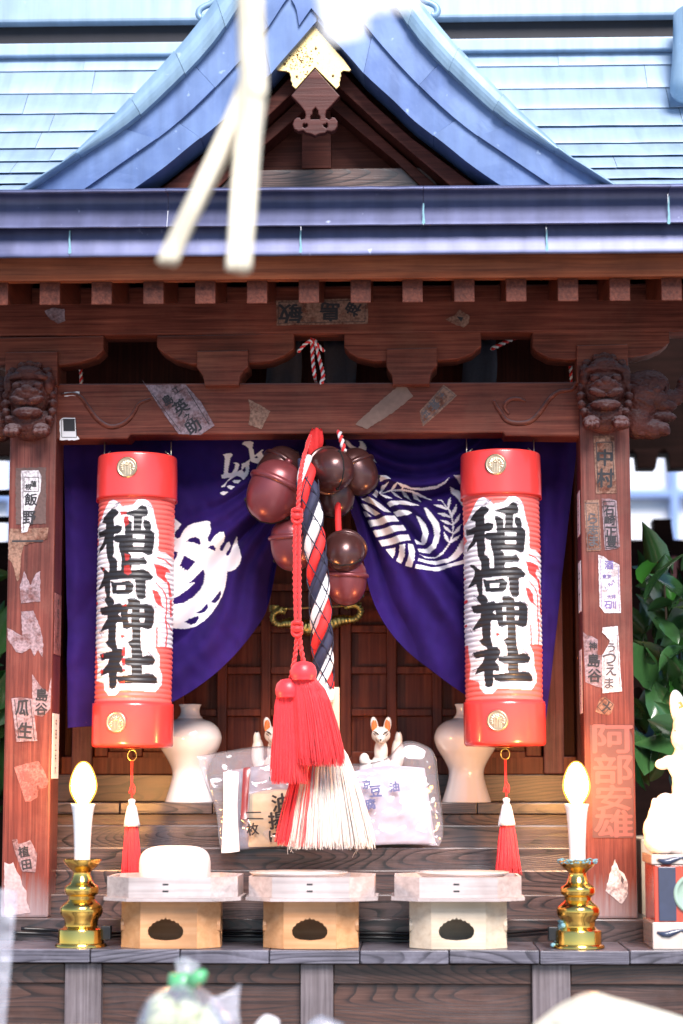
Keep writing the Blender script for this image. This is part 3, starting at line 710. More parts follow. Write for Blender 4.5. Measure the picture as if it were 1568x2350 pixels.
def elephant(flip=1):
    Y0 = .02; k = S(Y0); cx = 1490
    def p(u, v, wv):
        a = U(cx, 925, Y0); x = a.x + u*k
        return (x if flip > 0 else 2*XS - x, Y0 - wv*k, a.z + v*k)
    E = []
    def e(u, v, wv, a, b, c, rot=(0,0,0)): E.append((p(u,v,wv), (a*k, c*k, b*k), (rot[0], rot[1]*flip, rot[2])))
    e(-20,15,0,50,60,40); e(0,40,0,48,38,36); e(-30,-40,0,40,45,36); e(12,8,6,36,26,30); e(30,-8,4,34,16,26); e(30,-34,2,32,13,22)
    e(8,52,26,14,9,9,(0,0,0)); e(14,26,30,12,8,9); e(-6,20,30,26,8,10,(0,20,0)); e(-20,0,30,30,8,10,(0,24,0))
    for i, (u, v, r) in enumerate(((48,12,20),(62,12,19),(74,20,18),(80,34,17),(82,48,15),(88,56,13))): e(u, v, 0, r, r, r)
    e(4,-62,4,34,24,28); e(28,-64,10,18,16,22); e(36,-58,16,8,9,9); e(38,-70,16,8,9,9); e(-20,-72,0,30,12,24)
    o = blob('elephant_carving', E, W_CARVE, shrine, .0011, 1, rough=.0007)
    m = MB(); m.tube(smooth_line([p(u, v, 22) for u, v in ((16,4),(26,8),(34,16),(38,28),(37,38))], 4), [.0026,.0026,.0026,.0025,.0025,.0024,.0023,.0022,.0021,.002,.0019,.0018,.0017,.0015,.0013,.001,.0006], 8)
    m.build('tusk', W_CARVE, o)
XS = (U(68, 926, 0).x + U(1388, 908, 0).x) / 2
elephant(1); elephant(-1)

# ================================================================ purple curtain
CURT = vcol('purple_cotton', rough=.85, sheen=.0, bump=.25, bscale=900, spec=.2)
def T3(p): return ((640 + p[0]*.3404)*.5737, (1740 + p[1]*.3404)*.5737)
def T4(p): return ((1340 + p[0]*.3827)*.5737, (1740 + p[1]*.3827)*.5737)
LW = [[(60,1000),(160,965),(255,1055),(215,1110),(180,1150),(178,1200),(215,1232),(255,1215),(290,1130),(340,1080),(420,1050),(560,1030),(600,1040),(612,1110),(605,1170),(575,1240),(590,1280),(620,1280),(660,1210),(720,1165),(770,1165),(780,1210),(760,1270),(715,1330),(715,1365),(740,1368),(790,1280),(820,1255),(830,1300),(775,1390),(780,1415),(810,1420),(835,1370),(850,1300),(905,1190),(910,1270),(960,1380),(978,1470),(955,1550),(905,1610),(870,1625),(812,1625),(808,1700),(790,1810),(750,1920),(690,2020),(620,2110),(530,2190),(420,2250),(300,2280),(180,2278),(60,2240),(-100,2100),(-160,1900),(-180,1600),(-120,1300),(0,1080)]]
LD = [[(325,1268),(370,1225),(430,1215),(480,1240),(497,1285),(490,1310),(410,1280)], [(580,1358),(610,1320),(650,1320),(668,1350),(658,1380),(610,1362)],
      [(300,1430),(440,1512),(345,1622),(330,1600),(312,1612),(300,1580),(270,1592),(275,1560),(245,1560)], [(130,1400),(175,1378),(225,1390),(215,1450),(145,1540),(100,1560)],
      [(355,1765),(410,1720),(520,1597),(537,1650),(520,1750),(480,1830),(400,1920),(300,1990),(200,2005),(100,2000),(20,1960),(140,1945),(240,1910),(340,1840),(435,1748)],
      [(600,1970),(650,1920),(730,1840),(738,1890),(715,1950),(660,1985)], [(428,2090),(490,2050),(562,1972),(572,2030),(535,2080),(480,2095)], [(290,2200),(350,2165),(445,2125),(452,2160),(425,2205),(370,2232)]]
LK = [[(965,110),(990,85),(1060,75),(1100,90),(1090,150),(1115,240),(1205,172),(1218,178),(1195,200),(1235,280),(1185,300),(1150,342),(1075,315),(1055,300),(1048,370),(1050,400),(1045,450),(1030,495),(990,545),(950,500),(905,490),(800,555),(770,620),(735,628),(730,610),(760,590),(830,510),(735,522),(722,485),(755,470),(770,270),(750,240),(790,225),(840,222),(862,240),(830,280),(800,450),(845,460),(880,400),(890,350),(870,335),(900,325),(940,350),(910,440),(960,415),(965,345),(1000,330),(1065,280),(1040,160),(1010,130)],
      [(858,550),(890,540),(965,545),(930,590),(880,580)], [(795,612),(830,603),(890,628),(850,662),(810,640)], [(718,692),(760,680),(812,690),(765,728),(730,715)]]
LKD = [[(1000,380),(1015,420),(995,450),(970,420)], [(1110,262),(1140,245),(1155,270),(1125,278)]]
RW = [[(105,40),(130,45),(180,100),(240,135),(265,105),(255,60),(290,65),(325,110),(330,160),(300,175),(390,230),(440,305),(390,255),(260,190),(150,120),(110,80)],
      [(470,440),(540,437),(588,480),(520,482),(470,497)], [(390,620),(430,570),(455,600),(435,650)],
      [(275,675),(345,657),(470,715),(585,805),(515,820),(400,740)], [(270,720),(340,735),(475,840),(420,850),(300,770)], [(292,795),(320,800),(385,857),(320,855)],
      [(342,897),(470,885),(625,838),(672,903),(520,945),(372,965)], [(395,1005),(540,985),(715,940),(748,1000),(600,1045),(430,1075)], [(455,1110),(600,1090),(770,1043),(793,1110),(650,1150),(495,1173)],
      [(530,1205),(633,1190),(630,1250),(605,1297)], [(678,1170),(735,1162),(730,1280),(695,1358),(642,1325),(670,1260)], [(765,1155),(815,1150),(838,1230),(830,1330),(800,1403),(737,1380),(775,1270)],
      [(542,712),(600,693),(740,700),(892,745),(800,757),(680,735),(575,752)], [(610,803),(700,795),(770,803),(812,828),(760,852),(650,855)],
      [(930,765),(960,770),(1030,850),(1085,930),(1102,1020),(1085,1120),(1050,1200),(990,1245),(880,1230),(862,1193),(960,1195),(1010,1160),(1040,1060),(1020,960),(960,860)],
      [(850,860),(880,870),(950,950),(978,1030),(970,1100),(942,1155),(850,1143),(833,1090),(900,1130),(920,1040),(890,950)],
      [(875,1303),(960,1320),(1080,1325),(1180,1310),(1260,1230),(1330,1100),(1400,1000),(1420,1100),(1350,1230),(1270,1310),(1180,1350),(1050,1362),(868,1340)],
      [(850,1375),(1000,1392),(1150,1375),(1330,1325),(1420,1300),(1430,1340),(1300,1370),(1080,1428),(960,1432),(835,1418)],
      [(880,1258),(960,1280),(1060,1287),(1130,1230),(1190,1150),(1225,1050),(1228,950),(1215,870),(1180,790),(1110,695),(1065,692),(1075,684),(1112,684),(1180,775),(1212,800),(1235,900),(1245,960),(1235,1060),(1205,1155),(1120,1270),(1060,1298),(950,1292)],
      [(1238,450),(1310,445),(1400,480),(1400,560),(1310,515)], [(1205,548),(1290,575),(1335,640),(1340,760),(1280,670),(1215,605)],
      [(640,515),(700,535),(800,575),(920,580),(1060,555),(1150,510),(1195,468),(1160,525),(1060,580),(920,600),(800,592),(690,560)]]
RWL = [([(465,612),(600,580),(700,585),(800,605),(900,640),(1010,685)], [8,14,14,14,22,6]), ([(1180,790),(1195,720),(1205,655)], [14,34,6]), ([(1215,870),(1250,800),(1272,735)], [10,36,6]), ([(1230,950),(1280,890),(1312,830)], [10,36,6]), ([(1230,1050),(1280,1000),(1318,945)], [10,36,6]),
       ([(1200,1150),(1260,1100),(1305,1055)], [10,34,6]), ([(1180,790),(1110,760),(1035,740)], [10,36,6]), ([(1215,870),(1140,840),(1075,825)], [10,36,6]), ([(1225,945),(1165,920),(1108,897)], [10,36,6]), ([(1222,1040),(1165,990),(1135,958)], [10,38,6]), ([(1195,1150),(1160,1090),(1140,1035)], [10,36,6]),
       ([(470,605),(500,555),(560,508)], [6,40,6]), ([(580,585),(620,550),(660,522)], [10,28,6]), ([(480,625),(540,650),(600,665)], [8,32,6]), ([(590,590),(640,630),(700,672)], [8,30,6]), ([(700,590),(740,630),(795,685)], [8,32,6]), ([(810,610),(840,650),(895,697)], [8,36,6]), ([(690,590),(720,560),(740,555)], [10,20,6])]
C_PUR = np.array((.0165,.0038,.086)); C_WHT = np.array((.80,.77,.80))
def curtain_panel(name, top, bot, pattern, foldfn, nu=300, nv=380):
    Y0 = .095
    def interp(L, u):
        n = len(L) - 1; t = u * n; i = min(int(t), n - 1); t -= i
        P0, P1, P2, P3 = L[max(i-1,0)], L[i], L[i+1], L[min(i+2,n)]
        return tuple(0.5*((2*P1[k]) + (P2[k]-P0[k])*t + (2*P0[k]-5*P1[k]+4*P2[k]-P3[k])*t*t + (3*P1[k]-P0[k]-3*P2[k]+P3[k])*t**3) for k in (0,1))
    rows = []; pix = []
    for j in range(nv + 1):
        v = j / nv; r = []
        for i in range(nu + 1):
            u = i / nu; a = interp(top, u); b = interp(bot, u)
            x = a[0] + (b[0]-a[0])*v; y = a[1] + (b[1]-a[1])*v
            r.append(U(x, y, Y0) + Vector((0, foldfn(u, v, x, y), 0))); pix.append((x, y))
        rows.append(r)
    m = MB(); m.grid(rows); o = m.build(name, CURT, curtain)
    P = np.array(pix); mask = pattern(P)
    fade = np.array([1 + .28*mnoise.noise(Vector((x*.008, y*.006, 3))) + .14*mnoise.noise(Vector((x*.05, y*.05, 8))) for x, y in pix])[:, None]
    set_col(o.data, np.where(mask[:, None], C_WHT*(.85 + .15*fade), C_PUR*fade))
    sol = o.modifiers.new('s', 'SOLIDIFY'); sol.thickness = .0006
    return o
curtain = empty('curtain', (0, .095, U(XC, 1000, .095).z))
tag(curtain, 'deep purple cotton curtain with white crests, gathered up behind the bells', 'curtain')
def patL(P):
    w_ = np.zeros(len(P), bool)
    for q in LW + LK: w_ |= in_poly(P, [T3(p) for p in q])
    for q in LD + LKD: w_ &= ~in_poly(P, [T3(p) for p in q])
    return w_
def patR(P):
    w_ = np.zeros(len(P), bool)
    for q in RW: w_ |= in_poly(P, [T4(p) for p in q])
    for q, ww in RWL: w_ |= near_line(P, [T4(p) for p in q], [a*.3827*.5737 for a in ww])
    return w_
def ss(a, b, x): t = min(max((x-a)/(b-a), 0), 1); return t*t*(3-2*t)
def radial(x, y, tx, ty, sgn, ph):
    """folds fanning out from the gathering knot"""
    dx, dy = sgn*(x - tx), y - ty; r = math.hypot(dx, dy); th = math.degrees(math.atan2(dy, max(dx, 1)))
    a = ss(15, 62, th)*(1 - .35*ss(350, 700, r)) * ss(10, 140, r)
    t = math.radians(th) + .10*mnoise.noise(Vector((r*.006, th*.03, ph)))
    w_ = abs(math.sin(t*9.5 + ph))**1.4                 # rounded ridges, sharp valleys
    return -.026*a*w_ - .007*a*math.sin(t*37 + ph*2) + .0018*mnoise.noise(Vector((x*.045, y*.03, ph)))
def foldL(u, v, x, y):
    d = radial(x, y, 715, 1020, -1, .4) + .008*math.sin(u*7.5 + v*2.2)*(1 - .6*u)
    d += -.007*math.exp(-((y - (1225 - (x-400)*.62))/22.0)**2)*ss(380, 480, x) - .012*math.exp(-((x - 172)/26)**2)
    return d + .0025*mnoise.noise(Vector((x*.012, y*.008, 0)))
def foldR(u, v, x, y):
    d = radial(x, y, 780, 1040, 1, 1.1)*.9 + .008*math.sin(u*7 + v*2.5 + .6)
    g = ss(1190, 1080, x)*ss(800, 870, x)
    for cy, am, wd in ((1032, .009, 15), (1075, .015, 17), (1118, .020, 18)):       # swags hanging from the top edge
        yy = cy - 85*(((x - 960)/170.0)**2); d += -am*math.exp(-((y - yy)/wd)**2)*g
    yy = 1142 - 85*(((x - 960)/170.0)**2); d += .012*math.exp(-((y - yy)/12.0)**2)*g
    d += -.012*math.exp(-((x - (1300 - (y-1000)*.07))/22)**2) - .010*math.exp(-((x - (1262 - (y-1000)*.05))/14)**2)*ss(1000,1300,y)
    return d + .0025*mnoise.noise(Vector((x*.012, y*.008, 5)))
curtain_panel('left_panel', [(146,985),(300,985),(450,985),(600,985),(730,985)], [(160,1672),(290,1655),(400,1612),(480,1562),(545,1502),(592,1438),(617,1380),(632,1310),(650,1230),(700,1130)], patL, foldL)
curtain_panel('right_panel', [(1330,985),(1180,985),(1030,985),(900,985),(740,985)], [(1250,1672),(1160,1645),(1062,1592),(1000,1548),(930,1490),(882,1430),(852,1365),(836,1290),(815,1200),(770,1110)], patR, foldR)
TAB = plain('faded_navy_cloth', (.045,.048,.075), .85, var=.2, scale=300)
for a, b in ((610, 690), (742, 815), (1060, 1138)):
    m = MB(); rows = []
    for i in range(7):
        y = 780 + i*20; rows.append([U(a + (b-a)*k/6 + 3*math.sin(i*.6), y, .13) + Vector((0, .003*math.sin(k*2. + i*.4), 0)) for k in range(7)])
    m.grid(rows); o = m.build('hanging_loop', TAB, curtain)
    o.modifiers.new('s', 'SOLIDIFY').thickness = .001

# ================================================================ lanterns
LANT = vcol('lantern_paper', rough=.45, coat=.12, spec=.4, bump=.3, bscale=300)
BLK = [
 [(125,290),(150,240),(200,190),(250,150),(290,155),(325,185),(315,215),(270,250),(265,290),(180,310),(150,300)],
 [(180,300),(270,290),(280,420),(270,500),(270,560),(280,640),(265,720),(300,735),(322,770),(325,890),(240,890),(235,800),(205,720),(190,600),(185,470)],
 [(75,395),(120,400),(180,380),(280,360),(320,345),(370,365),(370,400),(340,435),(270,440),(180,465),(80,465)],
 [(200,470),(190,530),(150,590),(80,645),(95,600),(140,540),(165,465)],
 [(265,500),(310,465),(420,470),(430,545),(340,545),(300,530)],
 [(400,210),(480,190),(560,160),(610,110),(650,130),(670,180),(660,230),(600,248),(520,242),(440,220)],
 [(525,235),(605,240),(600,420),(520,420)], [(400,270),(440,280),(490,320),(490,420),(425,420),(415,340)], [(640,280),(690,300),(710,350),(700,420),(660,400),(630,340)],
 [(420,420),(550,412),(660,405),(720,410),(750,440),(740,560),(725,680),(690,695),(630,665),(450,665),(440,600),(430,500)],
 [(350,535),(430,535),(440,670),(480,690),(495,740),(600,740),(640,725),(670,775),(660,805),(500,810),(490,895),(385,895),(385,760),(375,690),(355,620)],
 [(170,900),(320,885),(480,885),(560,880),(630,865),(690,895),(740,945),(720,980),(660,990),(640,985),(480,975),(240,980),(170,960)],
 [(110,820),(150,835),(200,880),(240,920),(240,1180),(280,1210),(300,1265),(240,1300),(215,1275),(180,1215),(205,1180),(185,1100),(180,1040),(140,1060),(85,1080),(120,1030),(160,950),(165,890),(130,850)],
 [(550,970),(660,980),(660,1190),(630,1215),(590,1210),(560,1150)],
 [(255,1005),(300,1025),(400,1020),(470,1005),(525,1045),(510,1120),(480,1150),(350,1150),(290,1145),(275,1080)],
 [(120,1310),(240,1295),(370,1265),(400,1300),(400,1350),(345,1390),(400,1440),(420,1475),(340,1480),(325,1500),(320,1690),(345,1790),(300,1820),(280,1790),(240,1760),(205,1715),(240,1695),(240,1550),(180,1565),(130,1580),(160,1530),(220,1450),(230,1390),(150,1385)],
 [(380,1290),(480,1285),(470,1215),(540,1205),(600,1240),(610,1280),(680,1270),(740,1300),(760,1340),(755,1480),(740,1540),(700,1560),(650,1545),(610,1530),(615,1700),(620,1780),(640,1860),(640,1900),(525,1905),(520,1780),(480,1720),(530,1690),(525,1530),(470,1560),(425,1555),(410,1480),(395,1400)],
 [(130,1850),(280,1825),(345,1800),(400,1800),(435,1850),(410,1910),(370,1960),(415,2020),(415,2065),(345,2060),(345,2200),(330,2240),(290,2255),(265,2235),(255,2060),(150,2095),(180,2030),(240,1970),(260,1900),(160,1910)],
 [(415,1910),(640,1890),(700,1870),(750,1880),(780,1920),(760,1970),(700,1975),(635,1975),(635,2105),(530,2105),(525,1985),(470,1980),(420,1950)],
 [(345,2120),(530,2100),(700,2080),(760,2085),(800,2130),(805,2175),(780,2185),(420,2190),(375,2170)]]
BHO = [[(510,462),(645,462),(645,505),(510,500)], [(512,555),(640,555),(640,605),(515,600)], [(328,1052),(435,1052),(432,1110),(330,1110)],
 [(470,1335),(510,1335),(510,1380),(470,1380)], [(605,1330),(655,1330),(655,1370),(610,1370)], [(475,1437),(512,1437),(512,1490),(478,1490)], [(610,1437),(660,1437),(655,1487),(612,1487)]]
WHP = [(180,100),(210,55),(265,35),(320,70),(380,125),(500,110),(560,45),(640,35),(700,75),(735,140),(760,280),(800,430),(800,640),(880,650),(940,700),(1100,800),(1100,1750),(945,1750),(780,1760),(830,1860),(830,2000),(860,2100),(855,2200),(790,2290),(400,2270),(340,2330),(250,2330),(195,2260),(190,2190),(80,2150),(100,2000),(70,1750),(40,1750),(-100,1740),(-100,700),(30,690),(50,560),(80,530),(50,460),(45,330),(80,300),(120,220)]
RDP = [[(750,790),(830,800),(900,830),(930,880),(880,880),(870,930),(900,980),(880,1000),(830,960),(785,930),(770,850)], [(740,1095),(790,1110),(830,1170),(840,1260),(880,1310),(800,1270),(770,1220)], [(388,1635),(450,1640),(400,1675)]]
RDL = [([(795,715),(870,735),(925,785)], 16), ([(900,990),(915,1060),(925,1150)], 26), ([(780,1020),(860,1100),(890,1180),(892,1300),(885,1400),(900,1600),(890,1755)], 13), ([(930,1200),(932,1390)], 18), ([(895,1450),(940,1550)], 9), ([(795,1540),(800,1755)], 15), ([(45,965),(47,966)], 26), ([(55,1235),(57,1236)], 38), ([(50,1520),(52,1521)], 28), ([(880,1310),(935,1340)], 10)]
FLK = [[(288,205),(368,205),(362,245),(300,250)], [(340,270),(385,265),(400,350),(350,390),(335,330)], [(350,700),(415,720),(410,780),(360,790)], [(345,850),(410,835),(440,930),(400,960),(350,935)], [(330,1320),(380,1290),(390,1325)], [(345,1800),(385,1800),(385,1900),(345,1895)], [(340,1920),(385,1920),(385,2010),(345,2015)], [(350,2050),(400,2055),(370,2090)], [(310,2200),(380,2185),(380,2215),(320,2220)], [(80,2040),(115,2060),(100,2100),(75,2090)], [(75,860),(105,850),(100,890),(80,895)], [(85,1870),(110,1860),(110,1910),(85,1905)]]
kL = S(.03)                                        # metres per working pixel on the lantern
R_B = 88.5 * kL
def lantern_body(flakes, seed):
    rr = random.Random(seed)
    ztop_, zbot_ = 152*kL*1.57, -152*kL*1.57      # local half height of ribbed body
    H = ztop_ - zbot_; nz = 330
    ths = list(np.linspace(-math.pi, -1.85, 14)[:-1]) + list(np.linspace(-1.85, 1.85, 241)) + list(np.linspace(1.85, math.pi, 14)[1:-1])
    TH = np.array(ths); ZZ = np.linspace(ztop_, zbot_, nz)
    th, zz = np.meshgrid(TH, ZZ); ribs = 42
    ph = (ztop_ - zz) / H * ribs
    wob = np.array([[mnoise.noise(Vector((math.sin(a)*1.3, math.cos(a)*1.3, b*22 + seed))) for a in TH] for b in ZZ[::3]]); wob = np.repeat(wob, 3, axis=0)[:nz]
    ph = ph + .12*wob
    rad = R_B - (.0012 + .0005*wob) * np.abs(np.cos(ph * math.pi)) ** 3 + .0003 + .0008*wob
    X = rad*np.sin(th); Yy = -rad*np.cos(th)
    # print coordinates (traced units: 0..999 across, 0..2350 down, body from -? to ?)
    zx = 492 + X / (kL*.1952); zy = (ztop_ - zz) / (kL*.1953) - 26
    zx = np.where(np.abs(th) > math.pi/2, np.where(th > 0, 492 + 452 + 100*(th - 1.57), 492 - 452 + 100*(th + 1.57)), zx)
    jit = np.array([[mnoise.noise(Vector((a*6.0, b*90.0, seed))) for a in TH] for b in ZZ[::3]])
    jit = np.repeat(jit, 3, axis=0)[:nz]
    P = np.stack([zx.ravel() + 5*jit.ravel(), zy.ravel()], 1)
    c = np.tile(np.array((.92,.145,.125)), (len(P), 1))
    # red body is paler paper high up
    wht = in_poly(P, WHP); c[wht] = (.84,.78,.82)
    r_ = np.zeros(len(P), bool)
    for q in RDP: r_ |= in_poly(P, q)
    for q, ww in RDL: r_ |= near_line(P, q, ww)
    c[r_] = (.84,.075,.07)
    k = np.zeros(len(P), bool)
    for q in BLK: k |= in_poly(P, q) | near_line(P, q + [q[0]], 13)
    for q in BHO: k &= ~in_poly(P, q)
    # dry brush hairs around the strokes
    hair = np.zeros(len(P), bool)
    for (x, y, a) in ((300,110,-.6),(270,130,-.5),(620,90,.5),(650,95,.5),(130,1200,.7),(150,1190,.7),(105,1330,.2),(110,1560,1.),(120,1860,.5),(115,1890,.3),(700,1270,.9),(730,1265,1.),(690,1830,.9),(720,1840,.9),(230,1730,.6),(100,2060,-.4)):
        for t in range(3):
            L_ = rr.uniform(50, 95); aa = a + rr.uniform(-.2, .2); x0 = x + rr.uniform(-25, 25); y0 = y + rr.uniform(-15, 15)
            hair |= near_line(P, [(x0, y0), (x0 + L_*math.cos(aa), y0 + L_*math.sin(aa))], 7)
    out = np.zeros(len(P), bool)
    c[hair] = (.25,.22,.26); c[k] = (.020,.019,.023)
    if flakes:
        fl = np.zeros(len(P), bool)
        for q in FLK: fl |= in_poly(P, [(x + 65, y - 22) for x, y in q])
        c[fl & k] = (.36,.02,.02); c[fl & ~k] = (.55,.06,.06)
    c = c*(1 + .10*wob.ravel() - .10*np.clip(jit.ravel(), 0, 1))[:, None]
    v = np.stack([X.ravel(), Yy.ravel(), zz.ravel()], 1); nth = len(TH); f = []
    for i in range(nz-1):
        b = i*nth
        for j in range(nth):
            j2 = (j+1) % nth; f.append((b+j, b+j2, b+nth+j2, b+nth+j)[::-1])
    me = bpy.data.meshes.new('ribbed_body'); me.from_pydata(v.tolist(), [], f); me.update(); me.materials.append(LANT)
    me.polygons.foreach_set('use_smooth', [True]*len(me.polygons)); set_col(me, c)
    return me, ztop_, zbot_
def add_local(name, m, mat, parent, smooth=True):
    o = m.build(name, mat, None, smooth); o.parent = parent; return o
def emblem_mesh():
    m = MB(); rows = []; nr, na = 26, 72; r0 = .0140
    for i in range(nr + 1):
        q = i / nr; row = []
        for k in range(na):
            a = 2*math.pi*k/na; x, z = q*math.cos(a), q*math.sin(a)
            h = .0012 * (1 - max(0, q - .93)/.07)
            if .80 < q < .93: h += .0007*math.sin((q-.80)/.13*math.pi)
            sheaf = abs(x) < .34 and z < .28 and q < .78
            if sheaf: h += .0007*(.6 + .4*math.cos(x*42))
            arch = .42 < math.hypot(x, z + .1) < .70 and z > -.35
            if arch and not sheaf: h += .0007*(.5 + .5*math.cos(a*17))
            if math.hypot(x, z - .30) < .17: h += .0008
            row.append((r0*x, -h, r0*z))
        rows.append(row)
    m.grid(rows, closed=True); return m
EMB = emblem_mesh(); EMBM = plain('pale_gilt', (.66,.50,.33), .34, .9, var=.15, scale=400)
def strands(m, c0, r0, c1, r1, n, rnd, rad=.0005, bend=.15, seg=5, flat=.85, mi=0, jz=.006):
    """a hanging skirt of threads from ring (c0,r0) to ring (c1,r1)"""
    c0, c1 = Vector(c0), Vector(c1)
    for i in range(n):
        a = rnd.uniform(0, 2*math.pi); q = math.sqrt(rnd.random())*.35 + .65 if rnd.random() < .75 else math.sqrt(rnd.random())
        dx, dy = math.cos(a)*q, math.sin(a)*q*flat
        e = c1 + Vector((dx*r1 + rnd.gauss(0, r1*.05), dy*r1 + rnd.gauss(0, r1*.05), rnd.uniform(-jz, jz*.5)))
        s = c0 + Vector((dx*r0, dy*r0, 0)); P = []
        for k in range(seg + 1):
            t = k / seg; b = t**(1 - bend)
            p = Vector((s.x + (e.x - s.x)*b, s.y + (e.y - s.y)*b, s.z + (e.z - s.z)*t))
            p += Vector((rnd.gauss(0, .0003), rnd.gauss(0, .0003), 0))*(1 if 0 < k < seg else 0); P.append(p)
        m.tube(P, [rad]*seg + [rad*.6], 3, mi, cap=False)
def make_lantern(cx, cy, tilt, label, flakes, seed, emb_x):
    root = empty('paper_lantern', U(cx, cy, .03)); root.rotation_euler = (R(-1.0), R(tilt), 0)
    tag(root, label, 'lantern', 'red lanterns hung from the tie beam')
    me, zt_, zb_ = lantern_body(flakes, seed); o = bpy.data.objects.new('ribbed_body', me); link(o, root)
    hc = 97*kL; r1 = 93.5*kL
    m = MB(); m.lathe([(r1*.985, zt_ - .003), (r1*1.005, zt_ - .0045), (r1*1.0, zt_), (r1*.998, zt_ + hc*.5), (r1*.985, zt_ + hc - .003), (r1*.975, zt_ + hc - .001), (r1*.96, zt_ + hc), (r1*.86, zt_ + hc), (r1*.86, zt_ + hc*.3)], seg=72, cap=False)
    add_local('top_cap', m, REDP, root)
    m = MB(); m.lathe([(.001, zb_ - hc - .0005), (r1*.5, zb_ - hc - .0005), (r1*.95, zb_ - hc), (r1*.99, zb_ - hc + .002), (r1*1.0, zb_ - hc + .005), (r1*1.0, zb_ - .004), (r1*.995, zb_ + .001), (r1*.94, zb_ + .0015)], seg=72, cap=False)
    add_local('bottom_cap', m, REDP, root)
    for zz, dx in ((zt_ + hc*.62, emb_x[0]), (zb_ - hc*.45, emb_x[1])):
        o = add_local('emblem', EMB, EMBM, root); a = math.asin(dx*kL/r1)
        o.location = (math.sin(a)*(r1+.0002), -math.cos(a)*(r1+.0002), zz); o.rotation_euler = (0, 0, a)
    for sx in (-1, 1):
        m = MB(); x = sx*78*kL
        m.tube([(x, 0, zt_ + hc*.75), (x, 0, zt_ + hc + .022)], .0008, 6); m.tube([(x - .0*sx, 0, zt_ + hc + .002), (x - sx*.008, 0, zt_ + hc + .009)], .0008, 6)
        m.ball((x, 0, zt_ + hc + .001), .002, 8, 6)
        add_local('hook_wire', m, WIRE, root)
    zb2 = zb_ - hc
    m = MB(); m.lathe([(.0115,-.0026),(.012,-.0020),(.009,-.0012),(.004,-.0005)], c=(0,0,zb2), seg=20); 
    rp = [(.0058*math.cos(t), 0, zb2 - .0105 + .0068*math.sin(t)) for t in np.linspace(0, 2*math.pi, 21)]
    m.tube(rp, .0007, 6, cap=False); add_local('ring', m, DBRASS, root)
    ts = empty('tassel', (0, 0, zb2 - .017), root)
    m = MB(); m.tube([(.0008,0,0),(.0006,0,-.03),(.0005,0,-.05)], .0008, 6); m.tube([(-.0008,0,0),(-.001,0,-.028),(0,0,-.05)], .0008, 6)
    m.tube(smooth_line([(0,0,-.028),(.004,-.001,-.035),(.0028,-.001,-.043),(0,-.001,-.036),(-.0035,-.001,-.042),(0,0,-.028)], 5), .0008, 6); add_local('cord', m, RED, ts)
    rd = random.Random(seed + 1); m = MB()
    m.lathe([(.0015,-.049),(.0045,-.0505),(.0048,-.053),(.0035,-.056),(.0058,-.059),(.0080,-.068),(.0098,-.078),(.0108,-.0845)], seg=20); 
    strands(m, (0,0,-.056), .003, (0,0,-.083), .0108, 130, rd, .0006, .2, 3, .9, jz=.002)
    add_local('white_head', m, ROPE_W, ts)
    m = MB(); strands(m, (0,0,-.070), .0065, (0,0,-.142), .0165 if flakes == 0 else .0125, 320, rd, .00055, .12, 5, .8); add_local('red_skirt', m, REDT, ts)
    ts.rotation_euler = (R(1), R(-.6), 0)
    return root
make_lantern(1154, 1375, -.35, 'red ribbed lantern with crisp black brush lettering, near the verdigris candle', 0, 3, (-15, -20))
make_lantern(310, 1380, .25, 'red ribbed lantern with flaking lettering, in front of the white flame crest on the curtain', 1, 9, (-12, -26))

# ================================================================ bells
def bell(px, py, Y, rpx, axis, mat, label, slit_dir=(1,0,0)):
    """suzu bell: squat sphere with a rolled belt, slit mouth on its lower half; axis points to the crown"""
    k = S(Y); r = rpx*k*1.10; c = U(px, py, Y)
    root = empty('bell', c); tag(root, label, 'bell', 'bronze bells tied in a cluster under the beam')
    q = Vector(axis).normalized().to_track_quat('Z', 'Y'); root.rotation_mode = 'QUATERNION'; root.rotation_quaternion = q
    ld = q.inverted() @ Vector(slit_dir); slit_rot = math.atan2(ld.y, ld.x)
    D_ = 1.5*r                                      # the deep cup below the belt
    low = []
    for i in range(27):
        t = 1 - (1 - i/26)**1.6 if i < 26 else 1.0; zz = D_*(1 - t)
        low.append((max(r*.985*(1 - (zz/D_)**2.7)**.5, .0004), -zz))
    low = low[:-1] + [(r*.985, -.12*r)] if low[-1][1] > -.12*r else low
    low = [p for p in low if p[1] <= -.11*r]
    belt = [(r*.99, -.11*r), (r*1.05, -.10*r), (r*1.085, -.06*r), (r*1.09, .0), (r*1.075, .05*r), (r*1.03, .08*r), (r*.97, .10*r)]
    up = [(r*.96*math.cos(a), .10*r + r*.80*math.sin(a)) for a in np.linspace(.08, math.pi/2 - .15, 12)]
    prof = low + belt + up + [(r*.15, r*.90), (r*.15, r*1.0), (r*.05, r*1.05), (.0004, r*1.05)]
    m = MB(); m.lathe(prof, seg=56, cap=False); add_local('shell', m, mat, root)
    half = [p for p in low if p[1] < -.62*D_]
    ca, sa = math.cos(slit_rot), math.sin(slit_rot)
    P = [(-q*ca, -q*sa, z) for q, z in reversed(half)] + [(q*ca, q*sa, z) for q, z in half]
    m = MB(); m.tube(P, r*.034, 6)
    for p in (P[0], P[-1]): m.ball(p, r*.085, 10, 7)
    add_local('slit', m, SLIT, root)
    return root
bell(638, 1112, -.016, 58, (.42, .10, .92), BELL_R, 'large reddish bell leaning out over the curtain, leftmost of the cluster', (1,0,-.4))
bell(650, 1072, .034, 47, (.5, .25, .6), BELL_D, 'dark bell peeking out behind the large reddish bell, under the beam', (1,0,0))
bell(752, 1080, -.012, 48, (-.50, .85, .10), BELL_D, 'dark bell at the front with its slit upright, just right of the red cord', (0,0,1))
